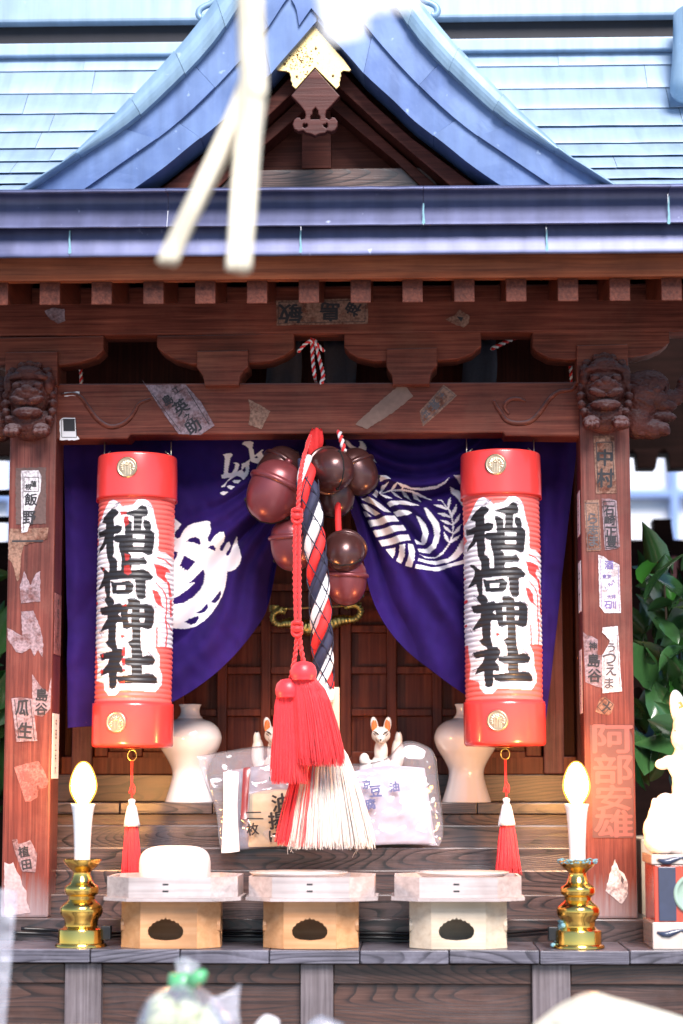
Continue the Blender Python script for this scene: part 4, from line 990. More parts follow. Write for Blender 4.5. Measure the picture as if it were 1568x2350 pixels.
bell(812, 1072, .020, 44, (-.42, .10, .75), BELL_D, 'dark bell slanting against the curtain, rightmost of the upper bells', (1,0,0))
bell(768, 1120, .022, 44, (0, .2, 1), BELL_D, 'dark bell half hidden below the front bell with the upright slit', (1,0,0))
bell(672, 1234, .002, 48, (-.03, -.04, 1), BELL_R, 'reddish bell hanging level behind the red cord, below the large tilted one', (1,0,0))
bell(794, 1258, .004, 42, (.10, .72, .62), BELL_D, 'shiny dark bell tipped to show its curved slit, right of the rope', (1,0,0))
bell(796, 1320, .012, 43, (.04, -.05, 1), BELL_R, 'lowest bell of the cluster, brown with a rolled belt, above the brass lock', (1,0,0))
bell(712, 1130, .040, 40, (.2, .1, 1), BELL_D, 'dark bell deep in the middle of the cluster, mostly behind the rope', (1,0,0))

# ================================================================ bell rope
rope = empty('bell_rope', U(730, 1700, -.035)); tag(rope, 'thick red, white and navy twisted bell rope in a net, ending in a hemp tassel', 'bell rope')
cl = smooth_line([U(x, y, Y) for x, y, Y in ((702,1055,-.030),(706,1110,-.050),(716,1180,-.056),(724,1260,-.058),(731,1340,-.056),(737,1420,-.052),(740,1490,-.046),(742,1580,-.040))], 14)
def rope_frame(i):
    t = (cl[min(i+1, len(cl)-1)] - cl[max(i-1, 0)]).normalized(); n = Vector((0,-1,0)); n = (n - t*n.dot(t)).normalized(); return n, t.cross(n)
d = [0.0]
for a, b in zip(cl, cl[1:]): d.append(d[-1] + (b-a).length)
pitch = 168*S(-.05)
for k, (mt, nm) in enumerate(((ROPE_R, 'red_strand'), (ROPE_W, 'white_strand'), (ROPE_N, 'navy_strand'))):
    m = MB(); P = []; rd = []
    for i, p in enumerate(cl):
        n, b = rope_frame(i); a = 2*math.pi*(d[i]/pitch + k/3.0) + 3.4
        rr = .0076*(.72 + .28*min(1, d[i]/.05)); P.append(p + (n*math.cos(a) + b*math.sin(a))*rr); rd.append(.0068*(.75 + .25*min(1, d[i]/.05)))
    m.tube(P, rd, 14); m.build(nm, mt, rope)
m = MB()
for s_ in (1, -1):
    for k in range(4):
        P = []
        for i, p in enumerate(cl):
            if d[i] < .035: continue
            n, b = rope_frame(i); a = s_*2*math.pi*d[i]/(pitch*1.75) + k*2*math.pi/4
            P.append(p + (n*math.cos(a) + b*math.sin(a))*.0140)
        m.tube(P, .00085, 5, cap=False)
        # knots
        for i in range(len(P)):
            pass
m.build('net', NET, rope)
pbox('wooden_tag', 752, 779, 1577, 1708, -.032, .016, CREAM, rope, .001)
rnd = random.Random(21)
m = MB(); strands(m, U(722,1700,-.03), .012, U(690,1932,-.035), .032, 420, rnd, .0006, .25, 7, .5); strands(m, U(735,1700,-.034), .012, U(735,1935,-.050), .045, 70, rnd, .0006, .25, 7, .5); m.build('red_hemp', REDT, rope)
m = MB(); strands(m, U(748,1700,-.030), .016, U(760,1935,-.045), .053, 1100, rnd, .0006, .3, 7, .55, jz=.008)
for i in range(10):
    x = rnd.uniform(640, 850); p = U(x, 1915, -.04); q = Vector((rnd.uniform(-.012,.012), 0, -rnd.uniform(.015,.03)))
    m.tube(smooth_line([p, p + q*.5 + Vector((rnd.uniform(-.004,.004),0,0)), p + q], 4), .00035, 3)
a_, b_ = U(748,1700,-.030), U(760,1925,-.043)
m.grid([[a_.lerp(b_, t) + Vector((math.cos(q)*(.012 + .032*t**.7), math.sin(q)*(.006 + .016*t**.7), 0)) for q in np.linspace(0, 2*math.pi, 21)[:-1]] for t in np.linspace(0, 1, 9)], closed=True)
m.build('white_hemp', WHITE_T, rope)
m = MB(); m.lathe([(.011,-.012),(.013,-.008),(.0135,0),(.013,.008),(.011,.012)], c=U(744,1590,-.038), seg=20); m.build('binding', ROPE_W, rope)

# ================================================================ red cord with two tassels
rc = empty('tasselled_cord', U(683, 1600, -.08)); tag(rc, 'red braided cord with two long red silk tassels in front of the bells', 'cord')
def braid(pts, r, sides=10):
    """two strands wound round each other"""
    P = smooth_line(pts, 10); dd = 0; m = MB(); A, B = [], []
    for i, p in enumerate(P):
        if i: dd += (P[i]-P[i-1]).length
        t = (P[min(i+1,len(P)-1)] - P[max(i-1,0)]).normalized(); n = Vector((0,-1,0)); n = (n - t*n.dot(t)).normalized(); b = t.cross(n)
        a = dd/(r*5)*2*math.pi; o = (n*math.cos(a) + b*math.sin(a))*r*.5; A.append(p+o); B.append(p-o)
    m.tube(A, r*.62, 7); m.tube(B, r*.62, 7); return m
m = braid([U(712,1000,-.03),U(695,1060,-.07),U(687,1120,-.082),U(684,1180,-.084)], .0030); 
for a, b in (((677,1185),(679,1440)), ((687,1185),(688,1440))):
    q = braid([U(a[0],a[1],-.084),U((a[0]+b[0])/2-1,1300,-.083),U(b[0],b[1],-.082)], .0033); m.add(q.v, q.f)
q = braid([U(683,1440,-.082),U(678,1500,-.082),U(667,1560,-.082)], .0030); m.add(q.v, q.f)
q = braid([U(685,1440,-.082),U(690,1480,-.083),U(697,1522,-.084)], .0030); m.add(q.v, q.f)
m.build('cord', RED, rc)
for x, y in ((682,1182), (682,1441)):
    m = MB(); c = U(x, y, -.084)
    for k in range(7):
        a = k*2.4; m.tube([c + Vector((math.cos(t)*.0055, math.sin(t)*.0035*math.sin(a) - .0015, math.sin(t)*.005*math.cos(a) + .0022*(k-3)*.8)) for t in np.linspace(0, 2*math.pi, 15)], .0026, 7)
    m.build('knot', RED, rc)
for (hx, hy, bx, by, w_, sd, Y) in ((697,1540,735,1742,36,5,-.088), (662,1580,664,1782,26,6,-.080)):
    ts = empty('tassel', (0,0,0), rc); ts.location = U(hx, hy, Y) - rc.location; 
    k = S(Y); m = MB()
    m.lathe([(.004,.012),(.010,.0105),(.0145,.006),(.0165,-.001),(.0160,-.007),(.0145,-.010),(.0150,-.0115)], seg=28); 
    o = m.build('tassel_head', REDT, None); o.parent = ts
    rnd = random.Random(sd); m = MB()
    e = U(bx, by, Y) - U(hx, hy, Y)
    strands(m, (0,0,-.009), .0148, e, w_*k*1.55, 850, rnd, .00062, .42, 7, .45, jz=.010)
    o = m.build('tassel_skirt', REDT, None); o.parent = ts
# red cloth gathered round the bells
rb = empty('red_cloth', U(715, 1030, -.01)); tag(rb, 'scrap of bright red cloth knotted round the cords above the bells', 'cloth')
m = MB(); rows = []
for j in range(22):
    t = j/21; row = []
    for k in range(25):
        a = 2*math.pi*k/24; cx_ = 727 - 12*t; cy_ = 985 + 75*t; rr = (12 + 8*math.sin(t*2.8))*(1 + .16*math.sin(a*5 + t*4))*(1 - .5*t*t)
        row.append(U(cx_ + rr*math.cos(a), cy_ + 4*math.sin(a*3), -.004 - rr*.0004*math.sin(a)))
    rows.append(row)
m.grid(rows); m.build('cloth_wrap', ROPE_R, rb)
m = MB(); m.tube(smooth_line([U(*p) for p in ((775,1150,.0),(776,1190,-.004),(778,1245,-.004))], 5), .0042, 10); m.build('cloth_tie', ROPE_R, rb)

# ================================================================ red and white twisted cords
def candy(name, pts, r, label=None, parent=None):
    P = smooth_line([U(*p) for p in pts], 10); root = parent or empty(name, P[0])
    if label: tag(root, label, 'cord')
    for s_, mt, nm in ((0, RED, 'red_strand'), (math.pi, ROPE_W, 'white_strand')):
        Q = []; dd = 0
        for i, p in enumerate(P):
            if i: dd += (P[i]-P[i-1]).length
            t = (P[min(i+1,len(P)-1)] - P[max(i-1,0)]).normalized(); n = Vector((0,-1,.01)); n = (n - t*n.dot(t)).normalized(); b = t.cross(n)
            a = dd/(r*4.2)*2*math.pi + s_; Q.append(p + (n*math.cos(a) + b*math.sin(a))*r*.55)
        m = MB(); m.tube(Q, r*.62, 6); m.build(nm, mt, root)
    return root
c1 = candy('twisted_cord', [(716,776,.02),(718,820,.015),(722,860,.01),(728,900,.06),(735,1000,.06)], .0027, 'red and white twisted cord looped down behind the middle of the beam')
candy('', [(722,778,.018),(735,830,.012),(742,862,.005),(738,880,.0)], .0027, None, c1)
candy('', [(684,808,.01),(700,790,.01),(716,782,.012),(728,790,.008),(744,806,.008)], .0022, None, c1)
candy('', [(778,990,-.0),(784,1010,-.01),(790,1036,-.012)], .0034, None, c1)
candy('twisted_cord', [(1215,745,.12),(1190,770,.11),(1160,785,.10),(1128,801,.09)], .0029, 'short slanting red and white cord between two bracket arms')
candy('twisted_cord', [(184,820,.10),(186,860,.10),(187,890,.10)], .0024, 'red and white cord end above the beam by the stained lion post')
candy('twisted_cord', [(1308,820,.10),(1311,850,.10),(1313,890,.10)], .0026, 'red and white cord end above the beam beside the lion and elephant carving')

# ================================================================ brass lock on the doors
lock = empty('brass_lock', U(725, 1420, .245)); tag(lock, 'old brass crescent lock with dragon heads across the lattice doors', 'lock')
YL = .250
def T5(p): return ((980 + p[0]*.3316)*.5737, (2380 + p[1]*.3316)*.5737)
m = MB(); P = smooth_line([U(*T5(p), YL) for p in ((490,205),(420,195),(360,215),(335,270),(360,330),(420,355),(480,345),(560,340),(660,370),(760,395),(860,395),(960,375),(1060,335),(1160,305),(1250,300),(1330,290),(1385,240),(1395,175),(1350,125),(1280,120),(1215,150))], 7)
n = len(P); m.tube(P, [.0042 + .0085*math.exp(-((i/(n-1) - .5)/.17)**2) + .0009*math.sin(i*1.9) for i in range(n)], 12); m.build('crescent_body', DBRASS, lock)
for (x, y, f_) in ((430,170,1), (1270,135,-1)):
    m = MB(); c = U(*T5((x, y)), YL); k = S(YL)*.19
    m.ball(c, (60*k,35*k,32*k)); m.ball(c + Vector((f_*60*k,-.001,4*k)), (36*k,24*k,17*k)); m.ball(c + Vector((f_*50*k,0,-22*k)), (30*k,20*k,11*k))
    for q in range(4): m.tube([c + Vector((-f_*20*k, 0, (q-1)*16*k)), c + Vector((-f_*90*k, 0, (q*16 - 8)*k)), c + Vector((-f_*140*k, 0, (q*22-30)*k))], [.0016,.0013,.0004], 6)
    m.ball(c + Vector((f_*20*k, -28*k, 16*k)), 10*k); m.build('dragon_head', DBRASS, lock)
m = MB(); m.tube([U(*T5((480,170)), YL), U(*T5((1230,132)), YL)], .0014, 8); m.build('lock_bar', GOLD, lock)

# ================================================================ pasted votive stickers
def sticker(label, poly, Y, paper, texts=(), border=None, ink=None, lines=(), marks=()):
    rj = random.Random(int(poly[0][0]*7 + poly[0][1])); tp = []; am = .45 if texts else 1.1
    for i_ in range(len(poly)):
        (xa, ya), (xb, yb) = poly[i_], poly[(i_+1) % len(poly)]; nn = max(1, int(math.hypot(xb-xa, yb-ya)/5))
        for t_ in range(nn): tp.append((xa + (xb-xa)*t_/nn + (rj.uniform(-am, am) if t_ else 0), ya + (yb-ya)*t_/nn + (rj.uniform(-am, am) if t_ else 0)))
    poly = tp
    q = xz(poly, Y); cx_ = sum(p[0] for p in q)/len(q); cz_ = sum(p[1] for p in q)/len(q)
    root = empty('votive_sticker', (cx_, Y, cz_)); tag(root, label, 'sticker', 'paper stickers pasted on the shrine')
    prism_xz('paper', [q], Y - .0005, .0004, paper, root)
    m = MB(); k = S(Y); ink = ink or INK
    for (ch, x, y, h, rot, wsc) in texts:
        a, f = glyph(ch, .035); c = U(x, y, Y); ca, sa = math.cos(R(rot)), math.sin(R(rot))
        for n_, (ox, oy) in enumerate(((0,0),(.032,.006),(-.032,-.006),(.006,.028),(-.006,-.028))):   # brush weight
            m.add([(c.x + ((p[0]*wsc + ox)*ca - (p[1]+oy)*sa)*h*k, Y - .0009 - n_*.00003, c.z + ((p[0]*wsc + ox)*sa + (p[1]+oy)*ca)*h*k) for p in a], f)
    for (pa, pb, w_) in lines:
        a, b = U(*pa, Y), U(*pb, Y); d_ = (b - a).normalized(); n_ = Vector((-d_.z, 0, d_.x))*w_*k/2
        m.add([(p.x, Y - .00088, p.z) for p in (a - n_, b - n_, b + n_, a + n_)], [(0,1,2,3)])
    for pg in marks:
        v, f = from_curve([xz(pg, Y)], 0); m.add([(a[0], Y - .00092, a[1]) for a in v], f)
    if m.v: m.build('lettering', ink, root, False)
    return root
def frame(pts, w_=1.6): return [(pts[i], pts[(i+1) % len(pts)], w_) for i in range(len(pts))]
def A1(*p): return [(x*.4638, 1032.7 + y*.4638) for x, y in p]
def a1(ch, x, y, h, rot=0, ws=1): return (ch, x*.4638, 1032.7 + y*.4638, h*.4638, rot, ws)
YP = -.0004
sticker('dark mottled old sticker behind the white strip, high on the post by the flaking lantern', A1((78,90),(228,85),(228,365),(78,368)), YP, PAPER_D)
sticker('white paper strip with two bold characters over a dark sticker, high on the post', A1((104,102),(190,100),(205,130),(200,205),(190,230),(160,330),(135,405),(106,410)), YP - .0006, PAPER_S,
    [a1('飯',153,245,62), a1('野',145,335,66,0,.9), a1('蓮',166,168,30), a1('根',140,183,30)], lines=frame(A1((120,135),(192,135),(192,205),(120,205)), 1.2) + [(*A1((114,120),(116,400)), 1.4)])
sticker('torn beige paper remnant below the white strip on the post', A1((50,390),(240,385),(235,440),(120,470),(105,520),(95,640),(85,650),(60,560),(40,540),(45,430)), YP, PAPER_B, lines=[(*A1((60,452),(215,450)), 4)])
sticker('small torn grey remnant with a forked top on the post', A1((120,600),(150,670),(180,610),(200,600),(200,750),(105,758),(98,680)), YP, PAPER_L)
sticker('ragged pinkish lavender remnant halfway up the post by the flaking lantern', A1((105,800),(165,795),(200,880),(215,960),(210,1025),(190,990),(170,1020),(150,980),(110,1005),(80,1000),(40,940),(35,880),(110,920)), YP, PAPER_L)
sticker('lavender sticker with a torn slanted top and two characters, beside the one with lined borders', A1((160,1110),(180,1140),(210,1180),(240,1200),(255,1115),(250,1280),(210,1320),(160,1310)), YP, PAPER_L, [a1('島',208,1212,62), a1('谷',205,1282,58)])
sticker('lavender sticker with lined borders and two bold characters, low on the post', A1((57,1230),(100,1225),(160,1232),(172,1330),(185,1440),(82,1445)), YP - .0007, PAPER_L, [a1('瓜',112,1275,78,-4,.8), a1('生',126,1388,76,-4,.9)], lines=[(*A1((72,1235),(96,1440)), 1.4), (*A1((150,1235),(172,1438)), 1.4)])
sticker('pink stained sticker pair with faded lettering, level with the lit bulb', A1((70,1570),(130,1552),(190,1540),(215,1580),(240,1640),(230,1670),(190,1680),(185,1720),(150,1740),(125,1740)), YP, PAPER_P, [a1('花',150,1690,60,12), a1('道',125,1615,52,12), a1('北',210,1640,45,10)], ink=INK_R)
sticker('torn grey sticker with two dark characters near the foot of the post', A1((60,1930),(85,1925),(90,1950),(130,1940),(150,1930),(185,2000),(175,2090),(110,2085),(75,1990)), YP, PAPER_L, [a1('植',118,1988,52,10), a1('田',132,2052,46,10)])
sticker('whitish peeling patch at the foot of the post behind the brass candle', A1((22,2040),(45,2050),(65,2040),(82,2085),(100,2110),(108,2150),(130,2180),(132,2230),(150,2290),(80,2300),(22,2300)), YP, plain('flaked_paper', (.42,.34,.37), .7, var=.5, scale=260))
def side_sticker(label, px, y0, y1, Ya, Yb, inner_x, sgn, paper, marks=4, seed=0):
    z0, z1 = U(px, y1, (Ya+Yb)/2).z, U(px, y0, (Ya+Yb)/2).z; x = inner_x + sgn*.0004
    root = empty('votive_sticker', (x, Ya, z0)); tag(root, label, 'sticker', 'paper stickers pasted on the shrine')
    m = MB(); m.box(min(x, x + sgn*.0004), max(x, x + sgn*.0004), Ya, Yb, z0, z1); m.build('paper', paper, root, False)
    m = MB(); rr = random.Random(seed); n_ = marks; h = (z1 - z0)/(n_ + .6)
    for i in range(n_):
        zc = z0 + h*(i + .8); x2 = x + sgn*.0008
        ch = '大井上田中'[i % 5]; a, f = glyph(ch, .04)
        m.add([(x2, (Ya+Yb)/2 + p[0]*h*.8*(-sgn), zc + p[1]*h*.8) for p in a], f)
    m.build('lettering', INK, root, False)
xi_l, xi_r = post_l.bound_box, None
XIL = max(v.co.x for v in post_l.data.vertices); XIR = min(v.co.x for v in post_r.data.vertices)
side_sticker('narrow black and red sticker on the inner side of the flaking lantern post', 128, 1364, 1503, .006, .058, XIL, 1, PAPER_P, 5, 1)
side_sticker('narrow white sticker with black lettering low on the inner side of the post', 128, 1638, 1787, .004, .056, XIL, 1, PAPER_W, 5, 2)
side_sticker('narrow white sticker on the inner post side, near the top of the crisp lantern', 1330, 1130, 1230, .01, .05, XIR, -1, PAPER_W, 3, 3)
side_sticker('narrow peeling white paper on the inner side of the post, beside the lantern print', 1330, 1290, 1405, .006, .05, XIR, -1, PAPER_W, 2, 4)
side_sticker('narrow white sticker low on the inner side of the post, above the right bulb', 1330, 1492, 1638, .012, .052, XIR, -1, PAPER_W, 5, 5)
YB = .0056
sticker('large greyed paper strip with a curling corner slanting across the beam', [pl(p) for p in ((650,592),(672,620),(850,615),(925,700),(985,805),(920,850),(820,845),(745,740))], YB - .0004, PAPER_L,
    [('島',385,918,24,34,1), ('英',415,934,34,34,1), ('之',431,957,18,34,1), ('助',443,979,34,34,1), ('江',404,896,16,34,1)], lines=[(pl((860,640)), pl((960,800)), 1.4), (pl((700,660)), pl((830,835)), 1.2)])
sticker('small white label with a dark block at the end of the beam beside the lion', [pl(p) for p in ((274,785),(290,770),(345,770),(350,850),(366,868),(340,874),(275,872))], YB, PAPER_W, [], marks=[[pl(p) for p in ((290,775),(343,775),(345,832),(292,832))]], lines=frame([pl(p) for p in ((282,780),(348,778),(352,860),(284,860))], 1.2))
sticker('scrap of white paper at the top of the beam above the small label', [pl(p) for p in ((295,655),(330,652),(365,650),(362,672),(330,668),(297,672))], YB, PAPER_W)
sticker('pale torn patch on the beam above the lone brush characters of the curtain', [pl(p) for p in ((1140,685),(1180,705),(1242,740),(1215,790),(1200,822),(1140,800),(1150,740))], YB, PAPER_B)
sticker('long slanting brown stain of old paper in the middle right of the beam', [pz(p) for p in ((275,612),(300,630),(330,670),(240,745),(120,822),(65,800),(150,720))], YB, plain('stain_paper', (.20,.12,.095), .7, var=.3, scale=150))
sticker('slanting beige sticker with faint characters near the end of the vine carving', [pz(p) for p in ((470,618),(500,640),(532,668),(450,745),(375,810),(365,780),(360,740))], YB, PAPER_B,
    [('神',783.5+.5*425, 573.7+.5*712, 24, -40, 1), ('木',783.5+.5*462, 573.7+.5*668, 14, -40, 1), ('村',783.5+.5*390, 573.7+.5*752, 16, -40, 1)], ink=INK_G, lines=frame([pz(p) for p in ((470,628),(522,668),(378,795),(368,745))], 1.2))
YQ = -.0044
sticker('brown sticker with two large dark characters on the purlin above the bell rope', [(634,690),(700,688),(845,684),(845,743),(635,747)], YQ, PAPER_B, [('敏',667,720,44,180,1.25), ('島',757,716,44,180,1.1), ('神',812,708,34,150,1)], ink=INK, lines=frame([(640,694),(838,689),(838,738),(640,742)], 1.2))
sticker('ragged white scrap on the purlin above the lion without an elephant', [pl(p) for p in ((205,280),(240,265),(295,270),(300,325),(265,338),(225,312))], YQ, PAPER_L)
sticker('ragged pink and white scrap on the purlin left of the slanting cord', [pz(p) for p in ((478,318),(520,300),(545,272),(590,305),(585,335),(560,356),(520,340))], YQ, PAPER_B, [], marks=[[pz(p) for p in ((530,305),(560,310),(550,330))]])
def B6(*p): return [(1308 + x*.2685, 803.2 + y*.2685) for x, y in p]
def b6(ch, x, y, h, rot=0, ws=1): return (ch, 1308 + x*.2685, 803.2 + y*.2685, h*.2685, rot, ws)
sticker('tall beige bordered sticker with two bold characters right under the lion', B6((203,735),(380,732),(390,1000),(400,1225),(225,1228)), YP, PAPER_B, [b6('中',300,920,140,-1), b6('村',305,1095,160,-1,.85)], lines=frame(B6((224,790),(362,788),(378,1110),(375,1110),(380,1120),(240,1216)), 1.6)[0:2] + [(*B6((226,790),(242,1216)), 1.6)])
sticker('narrow beige sticker with three characters, left of its twin', B6((122,1285),(250,1280),(262,1500),(270,1700),(262,1716),(145,1722)), YP, PAPER_B, [b6('ら',195,1440,90,-2), b6('志',200,1535,85,-2), b6('ま',205,1632,90,-2)], ink=INK_G, lines=frame(B6((136,1310),(240,1308),(258,1700),(156,1704)), 1.4))
sticker('narrow grey sticker crowded with four characters, right of its twin', B6((272,1270),(350,1272),(400,1288),(415,1500),(430,1680),(400,1700),(300,1712)), YP, PAPER_L, [b6('石',335,1370,80,-2), b6('崎',345,1452,86,-2), b6('正',350,1555,86,-2), b6('豊',358,1640,86,-2)], lines=frame(B6((285,1295),(385,1295),(412,1690),(310,1698)), 1.4))
sticker('bright white sticker with purple printing halfway up the post by the shrub', B6((243,1750),(290,1765),(330,1800),(385,1815),(425,1838),(430,2050),(437,2248),(300,2250),(255,2190)), YP, PAPER_S,
    [b6('酒',335,1838,72), b6('東',296,1937,36), b6('京',336,1937,36), b6('シ',318,2035,32,40), b6('ル',345,2005,32,40), b6('パ',368,1985,32,40), b6('大',338,2110,36), b6('井',376,2110,36), b6('石',322,2180,66,0,.8), b6('川',372,2180,66,0,.7)], ink=INK_P, lines=[(*B6((414,1850),(424,2235)), 1.1), (*B6((262,1790),(272,2200)), 1.1)])
def B7(*p): return [(1308 + x*.3293, 1405.6 + y*.3296) for x, y in p]
def b7(ch, x, y, h, rot=0, ws=1): return (ch, 1308 + x*.3293, 1405.6 + y*.3296, h*.3293, rot, ws)
sticker('torn lavender sticker with two stacked characters, left of the wavy kana sticker', B7((92,135),(120,160),(150,165),(195,190),(195,295),(230,300),(230,525),(180,515),(110,485)), YP, PAPER_L, [b7('神',160,235,55), b7('島',167,335,90), b7('谷',172,440,90)])
sticker('pale sticker with a torn notch and large kana, right of its torn neighbour', B7((228,105),(335,95),(345,250),(355,440),(365,550),(228,562),(225,300),(262,240),(280,200),(250,160),(225,140)), YP - .0006, PAPER_S, [b7('う',290,245,60), b7('つ',275,322,70), b7('え',287,400,76), b7('ま',275,492,70)], ink=INK_G, lines=[(*B7((330,160),(350,540)), 1.2), (*B7((238,300),(240,545)), 1.2)])
sticker('small diamond shaped sticker with a cross mark on the post', B7((180,690),(195,640),(210,600),(245,585),(310,640),(300,670),(290,700),(265,720),(200,700)), YP, PAPER_B, [b7('メ',252,655,70,0,1)], lines=frame(B7((192,655),(245,598),(300,642),(240,705)), 1.4))
sticker('large dark sticker with four big faded pink characters beside the lit bulb', B7((140,785),(385,790),(415,820),(435,860),(445,1190),(446,1560),(440,1570),(160,1570)), YP, plain('smoky_paper', (.10,.038,.038), .55, var=.2), [b7('阿',300,880,190,0,1.42), b7('部',300,1090,200,0,1.35), b7('安',305,1290,170,0,1.5), b7('雄',305,1470,185,0,1.4)], ink=INK_R)
sticker('torn white pointed patch low on the post beside the fox pedestal', B7((315,1720),(335,1770),(345,1795),(380,1820),(405,1890),(405,1960),(385,2000),(365,2030),(320,2000),(250,1940),(270,1860),(290,1790)), YP, PAPER_S, marks=[B7((360,1830),(378,1860),(370,1890),(355,1870))], ink=INK_G)

# ================================================================ white vases
def vase(px, label):
    Y = .195; k = S(Y); c = U(px, 1700, Y); zb_ = zl; root = empty('vase', (c.x, Y, zb_)); tag(root, label, 'vase', 'white altar vases')
    z = lambda y: (1843 - y)*k
    prof = [(56,1843),(55,1838),(51,1825),(44,1802),(40,1782),(42,1765),(53,1743),(66,1722),(72.5,1703),(72,1690),(65,1674),(50,1661),(34,1655),(27,1651),(25.5,1648),(23,1644),(21.5,1636),(23,1627),(26,1622.5),(25,1620.5),(19,1621),(17,1632)]
    P = smooth_line([Vector((r*k, z(y), 0)) for r, y in prof], 4)
    m = MB(); m.lathe([(p.x, p.y) for p in P], seg=56, cap=True); o = m.build('vessel', PORC, None); o.parent = root
    m = MB(); m.lathe([(27.5*k, z(1653)), (28.5*k, z(1651)), (27*k, z(1649))], seg=48, cap=False); o = m.build('neck_ring', PORC, None); o.parent = root
vase(436, 'white porcelain vase on the ledge behind the flaking lantern'); vase(1070, 'white porcelain vase on the ledge behind the crisp lantern')

# ================================================================ little foxes
ORANGE = plain('orange_glaze', (.80,.16,.03), .2, coat=.5); BLKG = plain('black_glaze', (.015,.012,.012), .2, coat=.5)
def little_fox(px, flip, label):
    Y = .205; k = S(Y); c = U(px, 1842, Y); root = empty('fox_figurine', (c.x, Y, zl)); tag(root, label, 'figurine', 'little porcelain foxes')
    def p(u, v, w_=0): return (c.x + flip*u*k, Y - w_*k, zl + v*k)
    E = [(p(0,30),(38*k,34*k,32*k)), (p(0,70,4),(26*k,24*k,42*k)), (p(0,115,10),(16*k,15*k,30*k)), (p(0,152,14),(22*k,19*k,19*k)), (p(0,143,30),(11*k,14*k,10*k)), (p(0,139,42),(6*k,8*k,6*k)),
         (p(-15,174,12),(9*k,6*k,20*k),(0,-8*flip,0)), (p(15,174,12),(9*k,6*k,20*k),(0,8*flip,0)),
         (p(-10,30,30),(9*k,10*k,34*k)), (p(10,30,30),(9*k,10*k,34*k)), (p(-10,4,38),(10*k,14*k,6*k)), (p(10,4,38),(10*k,14*k,6*k)),
         (p(30,60,-10),(18*k,16*k,40*k)), (p(38,110,-8),(15*k,14*k,38*k)), (p(40,142,-6),(9*k,9*k,20*k)), (p(-30,70,0),(20*k,16*k,28*k)), (p(-38,96,4),(12*k,12*k,16*k))]
    blob('body', E, PORC_T, root, .0011, 2)
    for s_ in (-1, 1):
        m = MB(); m.ball(p(s_*15,172,18.5), (6.5*k,2.2*k,15*k), 12, 8); m.build('ear_lining', ORANGE, root)
        m = MB(); m.tube([p(s_*17,160,30), p(s_*10,157,33), p(s_*4,151,34)], [.0004,.0011,.0005], 6); m.tube([p(s_*17,155,30), p(s_*11,150,32)], .0005, 6); m.build('eye', BLKG, root)
    m = MB(); m.ball(p(0,140,49.5), (2.6*k,2*k,2.2*k), 8, 6); m.build('nose', BLKG, root)
    m = MB(); m.ball(p(40,155,-6), (5*k,6*k,7*k), 8, 6); m.build('tail_tip', BLKG, root)
little_fox(875, 1, 'little white fox figurine with orange ears, fully seen above the plastic bag')
little_fox(629, -1, 'little white fox figurine with orange ears, half hidden by the red tassel')

# ================================================================ plastic bag with fried tofu packets
FILM = film('clear_film', gloss=.035, milky=.10, rough=.10)
bag = empty('plastic_bag', U(745, 1950, .085)); tag(bag, 'crumpled clear plastic bag lying on the steps behind the hemp tassel', 'bag')
def sheet(outl, nu, nv, Y, thick, amp, seed, lean=0.0, back=True):
    top, bot, lef, rig = outl
    def ip(L, t):
        n = len(L)-1; t *= n; i = min(int(t), n-1); t -= i; p0, p1, p2, p3 = L[max(i-1,0)], L[i], L[i+1], L[min(i+2,n)]
        return tuple(.5*(2*p1[q] + (p2[q]-p0[q])*t + (2*p0[q]-5*p1[q]+4*p2[q]-p3[q])*t*t + (3*p1[q]-p0[q]-3*p2[q]+p3[q])*t**3) for q in (0,1))
    m = MB()
    for s_ in ((-1, 1) if back else (-1,)):
        rows = []
        for j in range(nv+1):
            v = j/nv; r = []
            for i in range(nu+1):
                u = i/nu; a, b, l, g_ = ip(top,u), ip(bot,u), ip(lef,v), ip(rig,v)
                c00, c10, c01, c11 = top[0], top[-1], bot[0], bot[-1]
                x, y = [(1-v)*a[q]+v*b[q] + (1-u)*l[q]+u*g_[q] - ((1-u)*(1-v)*c00[q]+u*(1-v)*c10[q]+(1-u)*v*c01[q]+u*v*c11[q]) for q in (0,1)]
                e = (math.sin(math.pi*u)**.5)*(math.sin(math.pi*v)**.5)
                n_ = mnoise.noise(Vector((x*.014, y*.017, seed)))*.6 + mnoise.noise(Vector((x*.035 + y*.02, y*.03, seed+3)))*.18
                vd = mnoise.voronoi(Vector((x*.017 + .4*mnoise.noise(Vector((x*.02, y*.02, seed))), y*.024, seed+9)))[0]; rid = .9*(vd[1] - vd[0]) + abs(mnoise.noise(Vector((x*.016 + y*.02, y*.018 - x*.008, seed+9))))
                r.append(U(x, y, Y) + Vector((0, s_*thick*e + amp*(n_ + .9*rid)*(.35+.65*e) + lean*(1-v), 0)))
            rows.append(r)
        m.grid(rows)
    return m
m = sheet(([(447,1735),(520,1722),(610,1712),(690,1735),(800,1752),(880,1742),(930,1700),(985,1714),(1003,1742)], [(508,1957),(600,1948),(700,1945),(820,1942),(930,1938),(1008,1942)],
           [(447,1735),(465,1790),(492,1860),(500,1920),(508,1957)], [(1003,1742),(1008,1800),(1016,1860),(1018,1915),(1008,1942)]), 110, 60, .075, .016, .008, 4.2, .03)
m.build('film', FILM, bag)
PACK = plain('packet_film', (.30,.26,.29), .25, coat=.6, var=.15, scale=60)
TOFU = plain('fried_tofu', (.50,.41,.30), .5, var=.2, scale=90, bump=.3)
MAROON = plain('maroon_print', (.20,.018,.018), .35, coat=.5)
pk = empty('tofu_packet', U(640, 1945, .08)); tag(pk, 'packet of fried tofu with black brush lettering and a maroon band inside the bag', 'packet')
